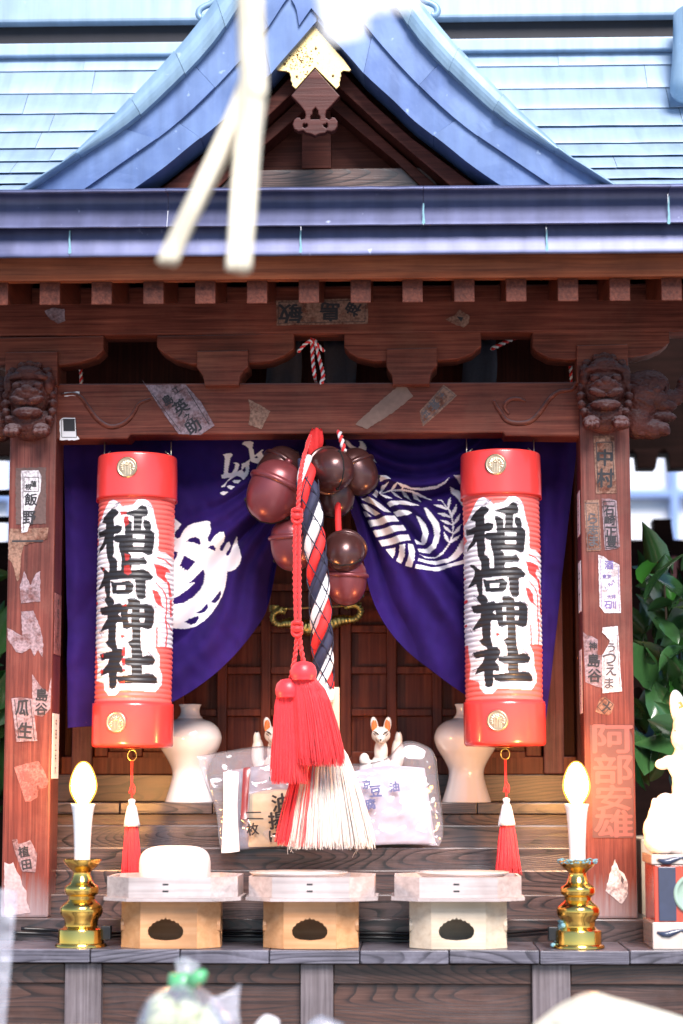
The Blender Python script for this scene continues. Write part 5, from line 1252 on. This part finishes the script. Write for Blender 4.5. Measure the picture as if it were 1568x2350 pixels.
m = sheet(([(516,1770),(640,1752),(752,1758)], [(512,1950),(640,1944),(745,1940)], [(516,1770),(513,1860),(512,1950)], [(752,1758),(750,1850),(745,1940)]), 40, 30, .079, .008, .004, 8.1, .02); m.build('wrapper', PACK, pk)
m = sheet(([(510,1772),(530,1770),(546,1772)], [(508,1958),(530,1957),(550,1954)], [(510,1772),(511,1860),(508,1958)], [(546,1772),(544,1860),(550,1954)]), 8, 24, .0655, .003, .003, 2.2, .02); m.build('sealed_edge', PAPER_W, pk)
m = sheet(([(556,1762),(572,1760)], [(552,1880),(566,1880)], [(556,1762),(552,1880)], [(572,1760),(566,1880)]), 4, 16, .0660, .001, .001, 2.2, .02); m.build('printed_band', MAROON, pk)
m = sheet(([(572,1822),(630,1812),(700,1815)], [(570,1944),(630,1943),(705,1938)], [(572,1822),(570,1944)], [(700,1815),(705,1938)]), 20, 16, .0715, .004, .002, 5.2, .012); m.build('tofu', TOFU, pk)
m = MB()
def bagtext(ch, x, y, h, ws=1, Y=.0655):
    a, f = glyph(ch, .05); c = U(x, y, Y); k = S(Y)*h
    for n_, (ox, oy) in enumerate(((0,0),(.035,.01),(-.035,-.01),(.0,.03),(.0,-.03))): m.add([(c.x + (p[0]*ws + ox - .12*p[1])*k, Y + .02*(1 - (y-1752)/190.0) - .004 - n_*.00003, c.z + (p[1] + oy + .06*math.sin(p[0]*5))*k) for p in a], f)
for a in (('油',642,1842,38), ('揚',636,1882,38), ('げ',632,1918,28), ('二',582,1872,16,2.0), ('枚',580,1903,26), ('1',618,1788,9), ('8',624,1788,9), ('1',634,1790,9), ('1',640,1790,9)): bagtext(*a)
m.build('lettering', INK, pk, False)
pk2 = empty('tofu_packet', U(900, 1940, .08)); tag(pk2, 'white packet with blurred blue lettering inside the bag, right of the hemp tassel', 'packet')
m = sheet(([(790,1775),(880,1758),(975,1762)], [(800,1942),(900,1938),(1000,1936)], [(790,1775),(800,1942)], [(975,1762),(1000,1936)]), 40, 30, .080, .009, .005, 3.7, .02); m.build('wrapper', plain('lavender_packet', (.42,.40,.47), .3, coat=.5, var=.45, scale=45), pk2)
m = MB()
for a in (('京',842,1800,20), ('豆',862,1816,24), ('腐',850,1846,24), ('油',905,1806,22)): bagtext(*a)
m.build('lettering', plain('blue_print', (.10,.12,.28), .5), pk2, False)

# ================================================================ electric candles
kc = S(-.12)*.366
CP = [(160,1405),(160,1398),(155,1388),(142,1383),(141,1376),(141,1308),(138,1300),(118,1294),(103,1280),(102,1265),(106,1240),(126,1215),(132,1195),(132,1172),(126,1160),(108,1142),(92,1130),(82,1118),(83,1098),(100,1085),(106,1070),(106,1048),(98,1034),(76,1020),(66,1003),(58,980),(53,962),(54,952),(66,940),(92,918),(110,896),(119,878),(119,872),(112,874),(100,892),(70,910),(2,912)]
def candle(px, label, verdigris):
    Y = -.120; c = U(px, 2150, Y); z0 = zshelf - .0003; root = empty('electric_candle', (c.x, Y, z0)); tag(root, label, 'candle', 'electric altar candles')
    z = lambda y: (1406 - y)*kc
    m = MB(); m.lathe([(r*kc, z(y)) for r, y in CP], seg=56); o = m.build('brass_stand', BRASS, None); o.parent = root
    o.data.polygons.foreach_set('use_smooth', [True]*len(o.data.polygons)); o.modifiers.new('e', 'EDGE_SPLIT').split_angle = R(38)
    m = MB(); m.lathe([(50*kc, z(905)), (50*kc, z(870)), (51*kc, z(800)), (54*kc, z(720)), (58*kc, z(650)), (64*kc, z(590)), (72*kc, z(548)), (77*kc, z(531)), (72*kc, z(533)), (40*kc, z(560))], seg=40); o = m.build('candle_tube', CANDLE, None); o.parent = root
    m = MB(); P = smooth_line([Vector((r*kc, z(y), 0)) for r, y in ((34,545),(42,528),(60,500),(78,465),(86,430),(85,400),(76,360),(58,315),(38,285),(18,270),(1,266))], 4); m.lathe([(max(p.x,.0002), p.y) for p in P], seg=40); o = m.build('bulb', GLASS, None); o.parent = root
    m = MB(); m.lathe([(max(p.x*.84,.0002), z(395) + (p.y - z(395))*.91) for p in P], seg=40); g2 = m.build('filament_glow', BULB, None); g2.parent = o
    m = MB(); s_ = 1 if not verdigris else -1
    m.box(s_*125*kc if s_ > 0 else -185*kc, s_*185*kc if s_ > 0 else -125*kc, -.004, .012, z(1365), z(1280)); o = m.build('socket_block', BLACK, None, False); o.parent = root; bevel_mesh(o.data, .0012)
    if verdigris:
        m = MB(); rr = random.Random(5)
        for i in range(90):
            a = rr.uniform(0, 2*math.pi); y = rr.uniform(868, 892); r = (119 - max(0, y-878)*.5)*kc
            m.ball((r*math.cos(a), r*math.sin(a), z(y)), (rr.uniform(.001,.0024), rr.uniform(.001,.0024), rr.uniform(.0006,.0012)), 6, 4)
        for i in range(70):
            t = rr.random(); y = 1395 - 150*t; a = math.pi + rr.uniform(-.8, .6) - 1.0*(1-t)*rr.random(); r = (160 - 52*min(1, t*1.4))*kc*1.0
            m.ball((r*math.cos(a), r*math.sin(a) , z(y)), (rr.uniform(.0015,.004), rr.uniform(.0015,.004), rr.uniform(.0015,.0035)), 6, 4)
        o = m.build('verdigris_crust', VERDI, None); o.parent = root; tag(o, kind='stuff')
    return root
candle(186, 'lit electric candle on a clean polished brass stand', False)
candle(1328, 'lit electric candle on a brass stand crusted with green verdigris', True)
cable = empty('power_cable', U(700, 2158, -.022)); tag(cable, 'dark twin power cable running along the back of the shelf', 'cable')
m = MB()
for dz, dx in ((.0035,0), (.0085,.01)):
    m.tube(smooth_line([Vector((xat(px, 2158, -.021) + dx, -.0215 - yo, zshelf + dz + zo)) for px, zo, yo in ((30,.006,.0),(110,.004,0),(170,.003,.05),(240,.004,.06),(330,.004,.0),(540,.003,0),(700,.002,0),(860,.001,0),(1000,.0,0),(1180,.004,0),(1240,.008,.03),(1262,.012,.085))], 8), .0022, 8)
m.build('insulation', BLACK, cable)

# ================================================================ offering stands
def stand(cx0, tray, body, hx, label, wood_, top_w):
    Yf = -.152; k = S(Yf); x0, x1 = xat(body[0], 2130, Yf), xat(body[1], 2130, Yf); W_ = x1 - x0; dep = .076; ch = .026
    z0 = zshelf - .0003; z1 = U(cx0, 2068, Yf).z; root = empty('offering_stand', ((x0+x1)/2, Yf + dep/2, z0)); tag(root, label, 'offering stand', 'wooden offering stands on the shelf')
    lp = [(x0+ch,Yf),(x1-ch,Yf),(x1,Yf+ch),(x1,Yf+dep-ch),(x1-ch,Yf+dep),(x0+ch,Yf+dep),(x0,Yf+dep-ch),(x0,Yf+ch)]
    t = .004; xc = (x0+x1)/2; yc = Yf + dep/2
    inn = [(xc + (x-xc)*(1-2*t/W_), yc + (y-yc)*(1-2*t/dep)) for x, y in lp]
    for i in range(1, 8):
        if i in (2, 6):                            # the two flanks carry the same opening as the front
            ya, yb = Yf + ch + .0002, Yf + dep - ch - .0002; ym = (ya + yb)/2; xx = x1 if i == 2 else x0; sg = -1 if i == 2 else 1
            hl = [((dx*k*.8) + ym, (z0+z1)/2 - dy*k) for dx, dy in ((0,-27),(10,-23),(20,-19),(30,-13),(38,-4),(41,3),(38,14),(24,24),(-24,24),(-38,14),(-41,3),(-38,-4),(-30,-13),(-20,-19),(-10,-23))]
            vv, ff = from_curve([[(ya, z0), (yb, z0), (yb, z1), (ya, z1)], hl], t)
            mesh_obj('side_panel', [(xx + sg*(t/2) + q[2], q[0], q[1]) for q in vv], ff, wood_, root); continue
        a, b, c, d_ = lp[i], lp[(i+1)%8], inn[(i+1)%8], inn[i]
        v = [(q[0], q[1], zz) for zz in (z0, z1) for q in (a, b, c, d_)]
        mesh_obj('side_panel', v, [(0,3,2,1),(4,5,6,7),(0,1,5,4),(1,2,6,5),(2,3,7,6),(3,0,4,7)], wood_, root)
    # front panel with its jewel-shaped opening
    hole = [(hx+dx, 2133+dy) for dx, dy in ((0,-27),(4,-22),(10,-24),(14,-19),(20,-20),(24,-15),(30,-14),(33,-8),(38,-5),(41,3),(40,12),(34,20),(24,24),(0,26),(-24,24),(-34,20),(-40,12),(-41,3),(-38,-5),(-33,-8),(-30,-14),(-24,-15),(-20,-20),(-14,-19),(-10,-24),(-4,-22))]
    fr = [(x0+ch+.0002, z0), (x1-ch-.0002, z0), (x1-ch-.0002, z1), (x0+ch+.0002, z1)]
    prism_xz('front_panel', [fr, xz(hole, Yf)], Yf, t, wood_, root)
    # tray
    Yt = -.172; kt = S(Yt); a0, a1 = xat(tray[0], 2040, Yt), xat(tray[1], 2040, Yt); Wt = a1 - a0; dt = min(.152, Wt); ct = .030
    zt0, zt1 = z1 + .0045, U(cx0, 2014, Yt).z
    L1 = [(a0+ct,Yt),(a1-ct,Yt),(a1,Yt+ct),(a1,Yt+dt-ct),(a1-ct,Yt+dt),(a0+ct,Yt+dt),(a0,Yt+dt-ct),(a0,Yt+ct)]
    xc = (a0+a1)/2; yc = Yt + dt/2
    L2 = [(xc + (x-xc)*(1-.007/Wt*1.0), yc + (y-yc)*(1-.007/dt)) for x, y in L1]
    m = MB()
    for i in range(8):
        a, b, c, d_ = L1[i], L1[(i+1)%8], L2[(i+1)%8], L2[i]
        m.add([(q[0], q[1], zz) for zz in (zt0, zt1) for q in (a, b, c, d_)], [(0,3,2,1),(4,5,6,7),(0,1,5,4),(2,3,7,6)])
    rim = m.build('tray_rim', W_TRAY, root, False)
    L3 = [(xc + (x-xc)*1.05, yc + (y-yc)*1.03) for x, y in L1]
    v = [(q[0], q[1], zz) for zz in (z1 + .0003, zt0 - .0002) for q in L3]
    mesh_obj('tray_board', v, [tuple(range(8))[::-1], tuple(range(8,16))] + [(i, (i+1)%8, 8+(i+1)%8, 8+i) for i in range(8)], W_TRAY, root)
    m = MB(); xs = xat(top_w, 2040, Yt)
    for dz in (.008, .016): m.box(xs - .0035, xs + .0035, Yt - .0006, Yt + .0002, zt0 + dz - .0009, zt0 + dz + .0009)
    m.build('bark_stitch', INK, root, False)
    return xc, yc, zt0, zt1
s1 = stand(387, (238,541), (272,502), 380, 'orange toned offering stand holding a thick white rice cake', W_HINO, 380)
s2 = stand(711, (567,859), (601,822), 711, 'middle offering stand of warm wood with a thin white dish', W_HINO, 711)
s3 = stand(1052, (905,1200), (940,1166), 1048, 'palest offering stand with bleached wood and a white dish', W_HINO2, 1048)
# rice cake
cc = U(401, 1980, -.10); k = S(-.10); m = MB(); rows = []
hw, hh, hd = 80*k, (U(401,1942,-.10).z - s1[2])/2, .045; zc = s1[2] + hh + .0004
for j in range(25):
    ph = -math.pi/2 + math.pi*j/24; r = []
    for i in range(48):
        th = 2*math.pi*i/48; f_ = lambda c, e: math.copysign(abs(c)**e, c)
        cp = f_(math.cos(ph), .55); r.append((cc.x + hw*cp*f_(math.cos(th), .7), s1[1] + hd*cp*f_(math.sin(th), .7), zc + hh*f_(math.sin(ph), .55)))
    rows.append(r)
m.grid(rows, closed=True); o = m.build('rice_cake', RICE, None); tag(o, 'thick rounded white rice cake on the orange toned stand', 'rice cake')
for sX, px, lab in ((s2, (573,798), 'thin white dish on the middle offering stand'), (s3, (955,1168), 'thin white dish on the palest offering stand')):
    c = U(sum(px)/2, 2000, sX[1]); r = (px[1]-px[0])/2*S(sX[1]); zt = sX[3]
    root = empty('dish', (c.x, sX[1], sX[2])); tag(root, lab, 'dish', 'white dishes')
    r = min(r, .066); h = zt - sX[2]
    m = MB(); m.lathe([(r*.5, .0005), (r*.52, .004), (r*.6, .008), (r*.9, h - .001), (r, h + .0034), (r*.995, h + .0040), (r*.86, h + .001), (.001, h*.5)], seg=56); o = m.build('bowl', PORC, None); o.parent = root
    m = MB(); m.lathe([(r*.5, .0002), (r*.5, .004), (r*.44, .004), (r*.44, .0002)], seg=40); o = m.build('foot_ring', PORC, None); o.parent = root

# ================================================================ big fox statue on its pedestal
fox = empty('fox_statue', U(1600, 2165, -.10)); tag(fox, 'white glazed fox statue on a painted box pedestal at the edge of the shelf', 'statue')
Yx = -.085; kf = S(Yx)
def F(px, py, w_, a, b, c, rot=(0,0,0)): q = U(px, py, Yx); return ((q.x, Yx - w_*kf, q.z), (a*kf, c*kf, b*kf), rot)
E = [F(1612,1935,0,110,42,75), F(1600,1880,-5,85,75,68), F(1605,1810,0,62,78,54), F(1596,1745,8,52,60,46), F(1592,1692,18,54,46,46), F(1592,1665,22,50,40,42), F(1590,1705,52,24,20,34), F(1590,1712,78,12,11,16),
     F(1556,1628,10,19,46,13,(0,-10,0)), F(1632,1628,10,19,46,13,(0,10,0)),
     F(1520,1754,4,17,13,16), F(1536,1748,4,18,15,17), F(1552,1764,6,18,22,20), F(1566,1790,8,24,28,28),
     F(1500,1848,24,8,18,12), F(1505,1872,22,20,34,28,(0,12,0)), F(1498,1905,20,24,34,32), F(1500,1930,24,24,28,34), F(1516,1945,34,26,16,44), F(1528,1880,10,36,60,40),
     F(1600,1880,48,22,80,22), F(1640,1900,40,24,70,24), F(1602,1952,66,24,12,26), F(1680,1880,-20,40,80,36), F(1710,1790,-25,30,70,28)]
blob('body', E, PORC, fox, .0018, 4)
for px, tl in ((1558, -10), (1631, 10)):
    q = U(px, 1632, Yx); m = MB(); m.ball(q + Vector((0, -.0095, 0)), (.0068,.0030,.0185), 12, 9, M=Euler((0,R(tl),0)).to_matrix()); m.build('ear_lining', plain('amber_glaze', (.75,.30,.06), .2, coat=.5), fox)
m = MB()
for sx in (-1, 1):
    q = U(1592 + sx*30, 1688, Yx); m.tube([q + Vector((sx*.010,-.020,.006)), q + Vector((0,-.0275,.001)), q + Vector((-sx*.006,-.0285,-.004))], [.0004,.0012,.0004], 6)
m.build('eyes', BLKG, fox)
PED_B = plain('navy_glaze', (.030,.040,.085), .15, coat=.7, var=.3); PED_R = plain('red_glaze', (.55,.06,.03), .15, coat=.7, var=.2); PED_W = plain('cream_glaze', (.62,.52,.46), .15, coat=.7, var=.2)
ped = empty('pedestal', (0,0,0), fox); Yp = -.145
z_ = lambda y: U(1560, y, Yp).z
xp0, xp1 = xat(1502,2060,Yp), xat(1690,2060,Yp); dp = .10; zb_ = zshelf - .0002
def pd(name, a, b, ya, yb, mat, out=0.0, bev=.0015):
    return box(name, a - out, b + out, Yp - out, Yp + dp + out, yb, ya, mat, ped, bev)
pd('core', xp0, xp1, z_(1985), zb_ + .02, PED_R)
pd('cornice', xp0, xp1, z_(1962), z_(1984) - .0002 + .0002, PED_W, .003); pd('plinth', xp0, xp1, z_(2117), zb_, PED_W, .003)
for a, b in ((1512,1552), (1640,1680)): box('corner_panel', xat(a,2060,Yp), xat(b,2060,Yp), Yp - .002, Yp + .0, z_(2114), z_(1990), PED_B, ped, .0006)
m = MB(); c = U(1592, 2052, Yp); m.lathe([(.024,0),(.024,.003),(.019,.003),(.019,.001),(.012,.002),(.001,.004)], c=c, seg=36, M=Euler((R(90),0,0)).to_matrix()); m.build('medallion', plain('celadon_glaze', (.35,.48,.38), .15, coat=.7), ped)
for yy in (1973, 2140):
    m = MB(); P = []
    for i in range(13): P.append(U(1508 + i*14, yy + 5*math.sin(i*1.1), Yp - .0035))
    m.tube(P, [.0012 + .003*abs(math.sin(i*.8)) for i in range(13)], 8); m.build('scroll_band', PED_B, ped)

# ================================================================ shrubs
def leaf_mesh(L_, W_, curl, fold, mat, seed):
    m = MB(); rows = []; rr = random.Random(seed); n = 9
    for i in range(n+1):
        t = i/n; w_ = W_*.5*(math.sin(math.pi*min(1, t*1.02)**.85)**.9 if 0 < t < 1 else 0.02) ; se = 1 + (.05 if i % 2 else -.03)
        z = curl*L_*(t*t - t*.3)
        rows.append([(-w_*se, L_*t, z + fold*w_), (-w_*.5, L_*t, z + fold*w_*.35), (0, L_*t, z), (w_*.5, L_*t, z + fold*w_*.35), (w_*se, L_*t, z + fold*w_)])
    m.grid(rows); me = bpy.data.meshes.new('leaf'); me.from_pydata(m.v, [], m.f); me.materials.append(mat); me.update()
    me.polygons.foreach_set('use_smooth', [True]*len(me.polygons)); return me
LM = [leaf_mesh(.092,.040,-.25,.35,LEAF1,1), leaf_mesh(.075,.034,-.15,.5,LEAF1,2), leaf_mesh(.105,.044,-.35,.25,LEAF1,3), leaf_mesh(.07,.036,-.2,.4,LEAF2,4)]
STEMM = plain('shrub_stem', (.05,.035,.02), .7)
def shrub(label, pxr, pyr, Yr_, n, seed):
    rr = random.Random(seed); cx_ = sum(pxr)/2; base = U(cx_, 2100, sum(Yr_)/2); root = empty('shrub', (base.x, base.y, 0)); tag(root, label, 'shrub', 'glossy leaved shrubs beside the shrine')
    m = MB(); tips = []
    for s_ in range(7):
        x = rr.uniform(*pxr); Y = rr.uniform(Yr_[0] + .03, Yr_[1]); top = U(x, rr.uniform(pyr[0] + 30, pyr[0] + 200), Y); b = Vector((base.x + rr.uniform(-.06,.06), base.y + rr.uniform(-.05,.05), 0))
        P = smooth_line([b, b.lerp(top, .4) + Vector((rr.uniform(-.04,.04), rr.uniform(-.03,.03), 0)), b.lerp(top, .75) + Vector((rr.uniform(-.02,.02), 0, 0)), top], 8); m.tube(P, [.006 - .0045*i/(len(P)-1) for i in range(len(P))], 6); tips.append(P)
    m.build('stem', STEMM, root)
    for i in range(n):
        p = U(rr.uniform(*pxr), rr.uniform(*pyr), rr.uniform(*Yr_)); o = bpy.data.objects.new('leaf', LM[3] if rr.random() < .13 else LM[rr.randrange(3)])
        o.rotation_euler = Euler((rr.uniform(R(20), R(120)), rr.uniform(-1.0, 1.0), rr.uniform(-2.6, 2.6))); s_ = rr.uniform(.5, 1.2); o.scale = (s_, s_, s_)
        sc.collection.objects.link(o); o.parent = root; o.location = p - root.location
shrub('dense dark glossy shrub behind the fox statue', (1470, 1760), (1300, 1850), (.12, .42), 230, 11)
shrub('dark glossy shrub at the far side of the post with the white strip sticker', (-230, -5), (1330, 1900), (.12, .42), 150, 12)

# ================================================================ what stands behind
YH = 4.0
house = empty('background_house', (U(1500,1100,YH).x, YH, 0)); tag(house, 'white walled house with pale blue window bars behind the shrine', 'house')
W_BK = wood('black_timber', (.006,.003,.002), (.012,.005,.004), (.022,.009,.007), 'x', rough=.7, spec=.05)
box('wall', -4.5, 4.5, YH + .06, YH + .2, 0, 5.5, WHITEWALL, house, 0)
for px in (1549, 1900, 30, -300): box('window_bar', xat(px-9,1100,YH), xat(px+9,1100,YH), YH, YH + .05, U(1500,1300,YH).z, U(1500,850,YH).z, BLUEBAR, house, .002)
for py in (1130, 960): box('window_bar', -4.4, 4.4, YH + .005, YH + .055, U(1500,py+9,YH).z, U(1500,py-9,YH).z, BLUEBAR, house, .002)
fen = empty('dark_fence', (U(1500,1300,1.2).x, 1.2, 0)); tag(fen, 'black timber railing with a stubby post in front of the white house', 'fence')
box('rail', -2.2, 2.2, 1.2, 1.26, U(1500,1300,1.2).z, U(1500,1238,1.2).z, W_BK, fen, .003)
box('boarding', -2.2, 2.2, 1.23, 1.25, 0, U(1500,1300,1.23).z, W_BK, fen, 0)
for px in (1522, 1790, 2100, -160, -420):
    prism('fence_post', [[(px-24,1240),(px-22,1200),(px-24,1198),(px-22,1190),(px+20,1190),(px+21,1198),(px+20,1200),(px+26,1240)]], 1.205, .05, W_BK, fen, .002)
for px in (1548, 1660): box('pale_strip', xat(px-7,1300,1.19), xat(px+7,1300,1.19), 1.185, 1.199, U(1500,1420,1.19).z, U(1500,1278,1.19).z, PAPER_P, fen, .001)
eav = empty('neighbouring_eave', (U(1500,1000,.9).x, .9, U(1500,1000,.9).z)); tag(eav, 'black stepped eave timbers hanging against the bright wall beyond the post', 'eave')
for x0, x1 in ((1380, 2400), (-900, 190)): 
    box('eave_beam', xat(x0,900,.9), xat(x1,900,.9), .9, .96, U(1500,1040,.9).z, U(1500,700,.9).z, W_BK, eav, .003)
for px in (1418, 1486, 1560, 1634, 1708, 1782): prism('eave_bracket', [[(px-36,1030),(px-26,1042),(px-22,1074),(px+20,1074),(px+26,1040),(px+36,1030)]], .895, .05, W_BK, eav, .002)
for x0, x1, n_ in ((0,1,2),):
    for px, py in ((8,1180),(6,1245)): pass
sbar = empty('side_lattice', (U(0,1150,.7).x, .7, U(0,1300,.7).z)); tag(sbar, 'black horizontal bars against the white wall at the far side of the spotted post', 'lattice')
for py in (1128, 1190, 1248): box('bar', xat(-300,py,.7), xat(24,py,.7), .7, .72, U(0,py+7,.7).z, U(0,py-5,.7).z, W_BK, sbar, .002)
box('upright', xat(-120,1150,.72), xat(-90,1150,.72), .7205, .75, 0, U(0,1000,.72).z, W_BK, sbar, .002)
crate = box('wooden_crate', xat(1472,2000,.1), xat(1700,2000,.1), .10, .30, zsill - .10, U(1500,1925,.1).z, CREAM, None, .003); tag(crate, 'pale cream wooden box behind the fox pedestal', 'box')

# ================================================================ foreground: straw rope with hanging straws, folded paper
STRAW = wood('rice_straw', (.74,.66,.48), (.84,.77,.60), (.88,.83,.70), 'z', fine=1.2, rough=.5, bump=.5)
Yg = -1.15
shime = empty('straw_rope', U(600, -260, Yg)); tag(shime, 'pale straw rope strands hanging out of focus in front of the roof', 'straw rope')
m = MB()
for k in range(3):
    P = []
    for i in range(81):
        t = i/80; p = U(-300 + 2170*t, -300 - 60*math.sin(math.pi*t)*-1, Yg); a = t*22*math.pi + k*2.094; P.append(p + Vector((0, math.cos(a), math.sin(a)))*.018)
    m.tube(P, .021, 9)
m.build('twisted_rope', STRAW, shime)
def straw_bundle(pts, r0, r1, seed):
    rr = random.Random(seed); C_ = smooth_line([U(x, y, Yg + dy) for x, y, dy in pts], 8); m = MB(); n = len(C_)
    for s_ in range(16):
        a = rr.uniform(0, 6.28); q = math.sqrt(rr.random()); P = []
        for i, p in enumerate(C_):
            r = (r0 + (r1 - r0)*i/(n-1))*.78; P.append(p + Vector((math.cos(a + i*.03)*q*r, math.sin(a + i*.03)*q*r, 0)))
        m.tube(P, (r0 + r1)/2*.36, 6)
    m.build('straw_strand', STRAW, shime)
straw_bundle([(575,-260,0),(573,-20,0),(578,120,0),(583,200,0),(570,330,0),(557,500,0),(546,622,0)], .0108, .0096, 2)
straw_bundle([(582,150,.012),(570,195,.012),(545,260,.012),(480,400,.012),(420,525,.012),(384,604,.012)], .0084, .0096, 3)
m = MB(); c = U(590, 205, Yg - .004); m.ball(c, (.0085,.009,.012), 12, 8); m.build('straw_knot', STRAW, shime)
Ys_ = -1.75; shide = empty('paper_streamer', U(820, -60, Ys_)); tag(shide, 'bright white folded paper streamer hanging out of focus at the top centre', 'paper streamer')
SH = plain('shide_paper', (.90,.90,.90), .6, var=.02)
for k, P in enumerate(([(715,-200),(840,-190),(835,75),(750,95)], [(770,-140),(880,-150),(880,20),(800,30)], [(820,-150),(1000,-160),(960,5),(905,22),(860,-10)])):
    o = prism('paper_fold', [P], Ys_ + .004*k, .0006, SH, shide)

# ================================================================ foreground offerings, out of focus along the bottom edge
ft = empty('offering_table', (0, -.8, 0)); tag(ft, 'plain low wooden table in front of the shrine, just under the picture edge', 'table')
zt_ = U(784, 2425, -.8).z
box('table_top', -.75, .75, -1.02, -.55, zt_ - .03, zt_, W_SHELF, ft, .003)
for x in (-.68, .68):
    for y in (-.98, -.60): box('leg', x-.03, x+.03, y-.03, y+.03, 0, zt_ - .0305, W_SHELF, ft, .003)
FILM2 = film('thin_bag_film', gloss=.02, milky=.26, rough=.18)
b1 = empty('vegetable_bag', U(430, 2420, -.8)); tag(b1, 'clear bag of pale green fruit tied with a green tape', 'bag'); Yv = -.80
m = sheet(([(392,2262),(420,2248),(450,2262)], [(305,2425),(430,2430),(555,2425)], [(392,2262),(345,2285),(318,2330),(308,2380),(305,2425)], [(450,2262),(490,2290),(520,2320),(545,2370),(555,2425)]), 60, 40, Yv, .045, .010, 1.3); m.build('film', FILM2, b1)
m = sheet(([(400,2205),(425,2196),(462,2215)], [(398,2252),(422,2250),(445,2254)], [(400,2205),(404,2230),(398,2252)], [(462,2215),(448,2235),(445,2254)]), 14, 10, Yv, .008, .006, 6.1); m.build('bag_neck', FILM2, b1)
m = sheet(([(480,2290),(520,2280),(552,2256)], [(500,2425),(530,2420),(560,2400)], [(480,2290),(488,2350),(500,2425)], [(552,2256),(548,2320),(560,2400)]), 16, 16, Yv - .01, .004, .012, 9.4); m.build('bag_corner', FILM2, b1)
GT = plain('green_tape', (.12,.46,.20), .3, coat=.4)
m = MB(); c = U(420, 2252, Yv); m.lathe([(.012,-.008),(.0135,-.006),(.014,0),(.0125,.007)], c=c, seg=18); m.tube([c + Vector((.008,-.012,0)), c + Vector((.018,-.016,.006)), c + Vector((.022,-.014,.010))], [.006,.007,.003], 6); m.build('tape', GT, b1)
FRUIT = plain('pale_green_fruit', (.60,.66,.34), .35, var=.15, scale=30, coat=.2)
for i, (x, y, rx, rz) in enumerate(((372,2340,38,62), (430,2348,40,72), (478,2362,28,56))):
    k = S(Yv); m = MB(); m.ball(U(x, y, Yv + .012*(i % 2)), (rx*k, rx*k*.9, rz*k), 20, 14); o = m.build('fruit', FRUIT, None)
    tag(o, ['pale green fruit at the outer side of the tied bag', 'largest pale green fruit in the middle of the tied bag', 'smallest pale green fruit beside the bag corner'][i], 'fruit', 'fruit in the tied bag')
WB = plain('white_bag', (.74,.72,.58), .4, var=.06, scale=40, coat=.2)
b2 = empty('white_bag', U(1420, 2420, -.82)); tag(b2, 'white and pale yellow plastic bag at the bottom under the green crusted candle', 'bag')
m = sheet(([(1225,2352),(1300,2300),(1360,2278),(1410,2290),(1500,2315),(1600,2345)], [(1200,2430),(1400,2435),(1650,2430)], [(1225,2352),(1200,2430)], [(1600,2345),(1650,2430)]), 60, 40, -.82, .05, .016, 5.5); m.build('film', WB, b2)
b3 = empty('paper_wrap', U(620, 2420, -.8)); tag(b3, 'white paper tip poking up at the bottom edge beside the fruit bag', 'paper')
m = sheet(([(585,2352),(610,2330),(640,2340)], [(575,2430),(610,2432),(650,2430)], [(585,2352),(575,2430)], [(640,2340),(650,2430)]), 14, 12, -.80, .012, .006, 7.7); m.build('paper_fold', PAPER_W, b3)
b4 = empty('paper_wrap', U(745, 2420, -.8)); tag(b4, 'grey white paper tip at the bottom edge under the middle stile', 'paper')
m = sheet(([(705,2352),(735,2330),(790,2350)], [(695,2430),(740,2432),(800,2430)], [(705,2352),(695,2430)], [(790,2350),(800,2430)]), 14, 12, -.80, .012, .006, 2.7); m.build('paper_fold', FILM2, b4)
b5 = empty('plastic_sheet', U(0, 2420, -.80)); tag(b5, 'milky plastic sheet standing in front of the foot of the stickered post', 'plastic sheet')
m = sheet(([(-120,2030),(-40,2036),(40,2046)], [(-120,2440),(-40,2440),(5,2440)], [(-120,2030),(-120,2440)], [(40,2046),(30,2150),(18,2300),(5,2440)]), 20, 40, -.80, .004, .010, 3.3); m.build('film', film('milky_film', gloss=.02, milky=.20, rough=.25), b5)
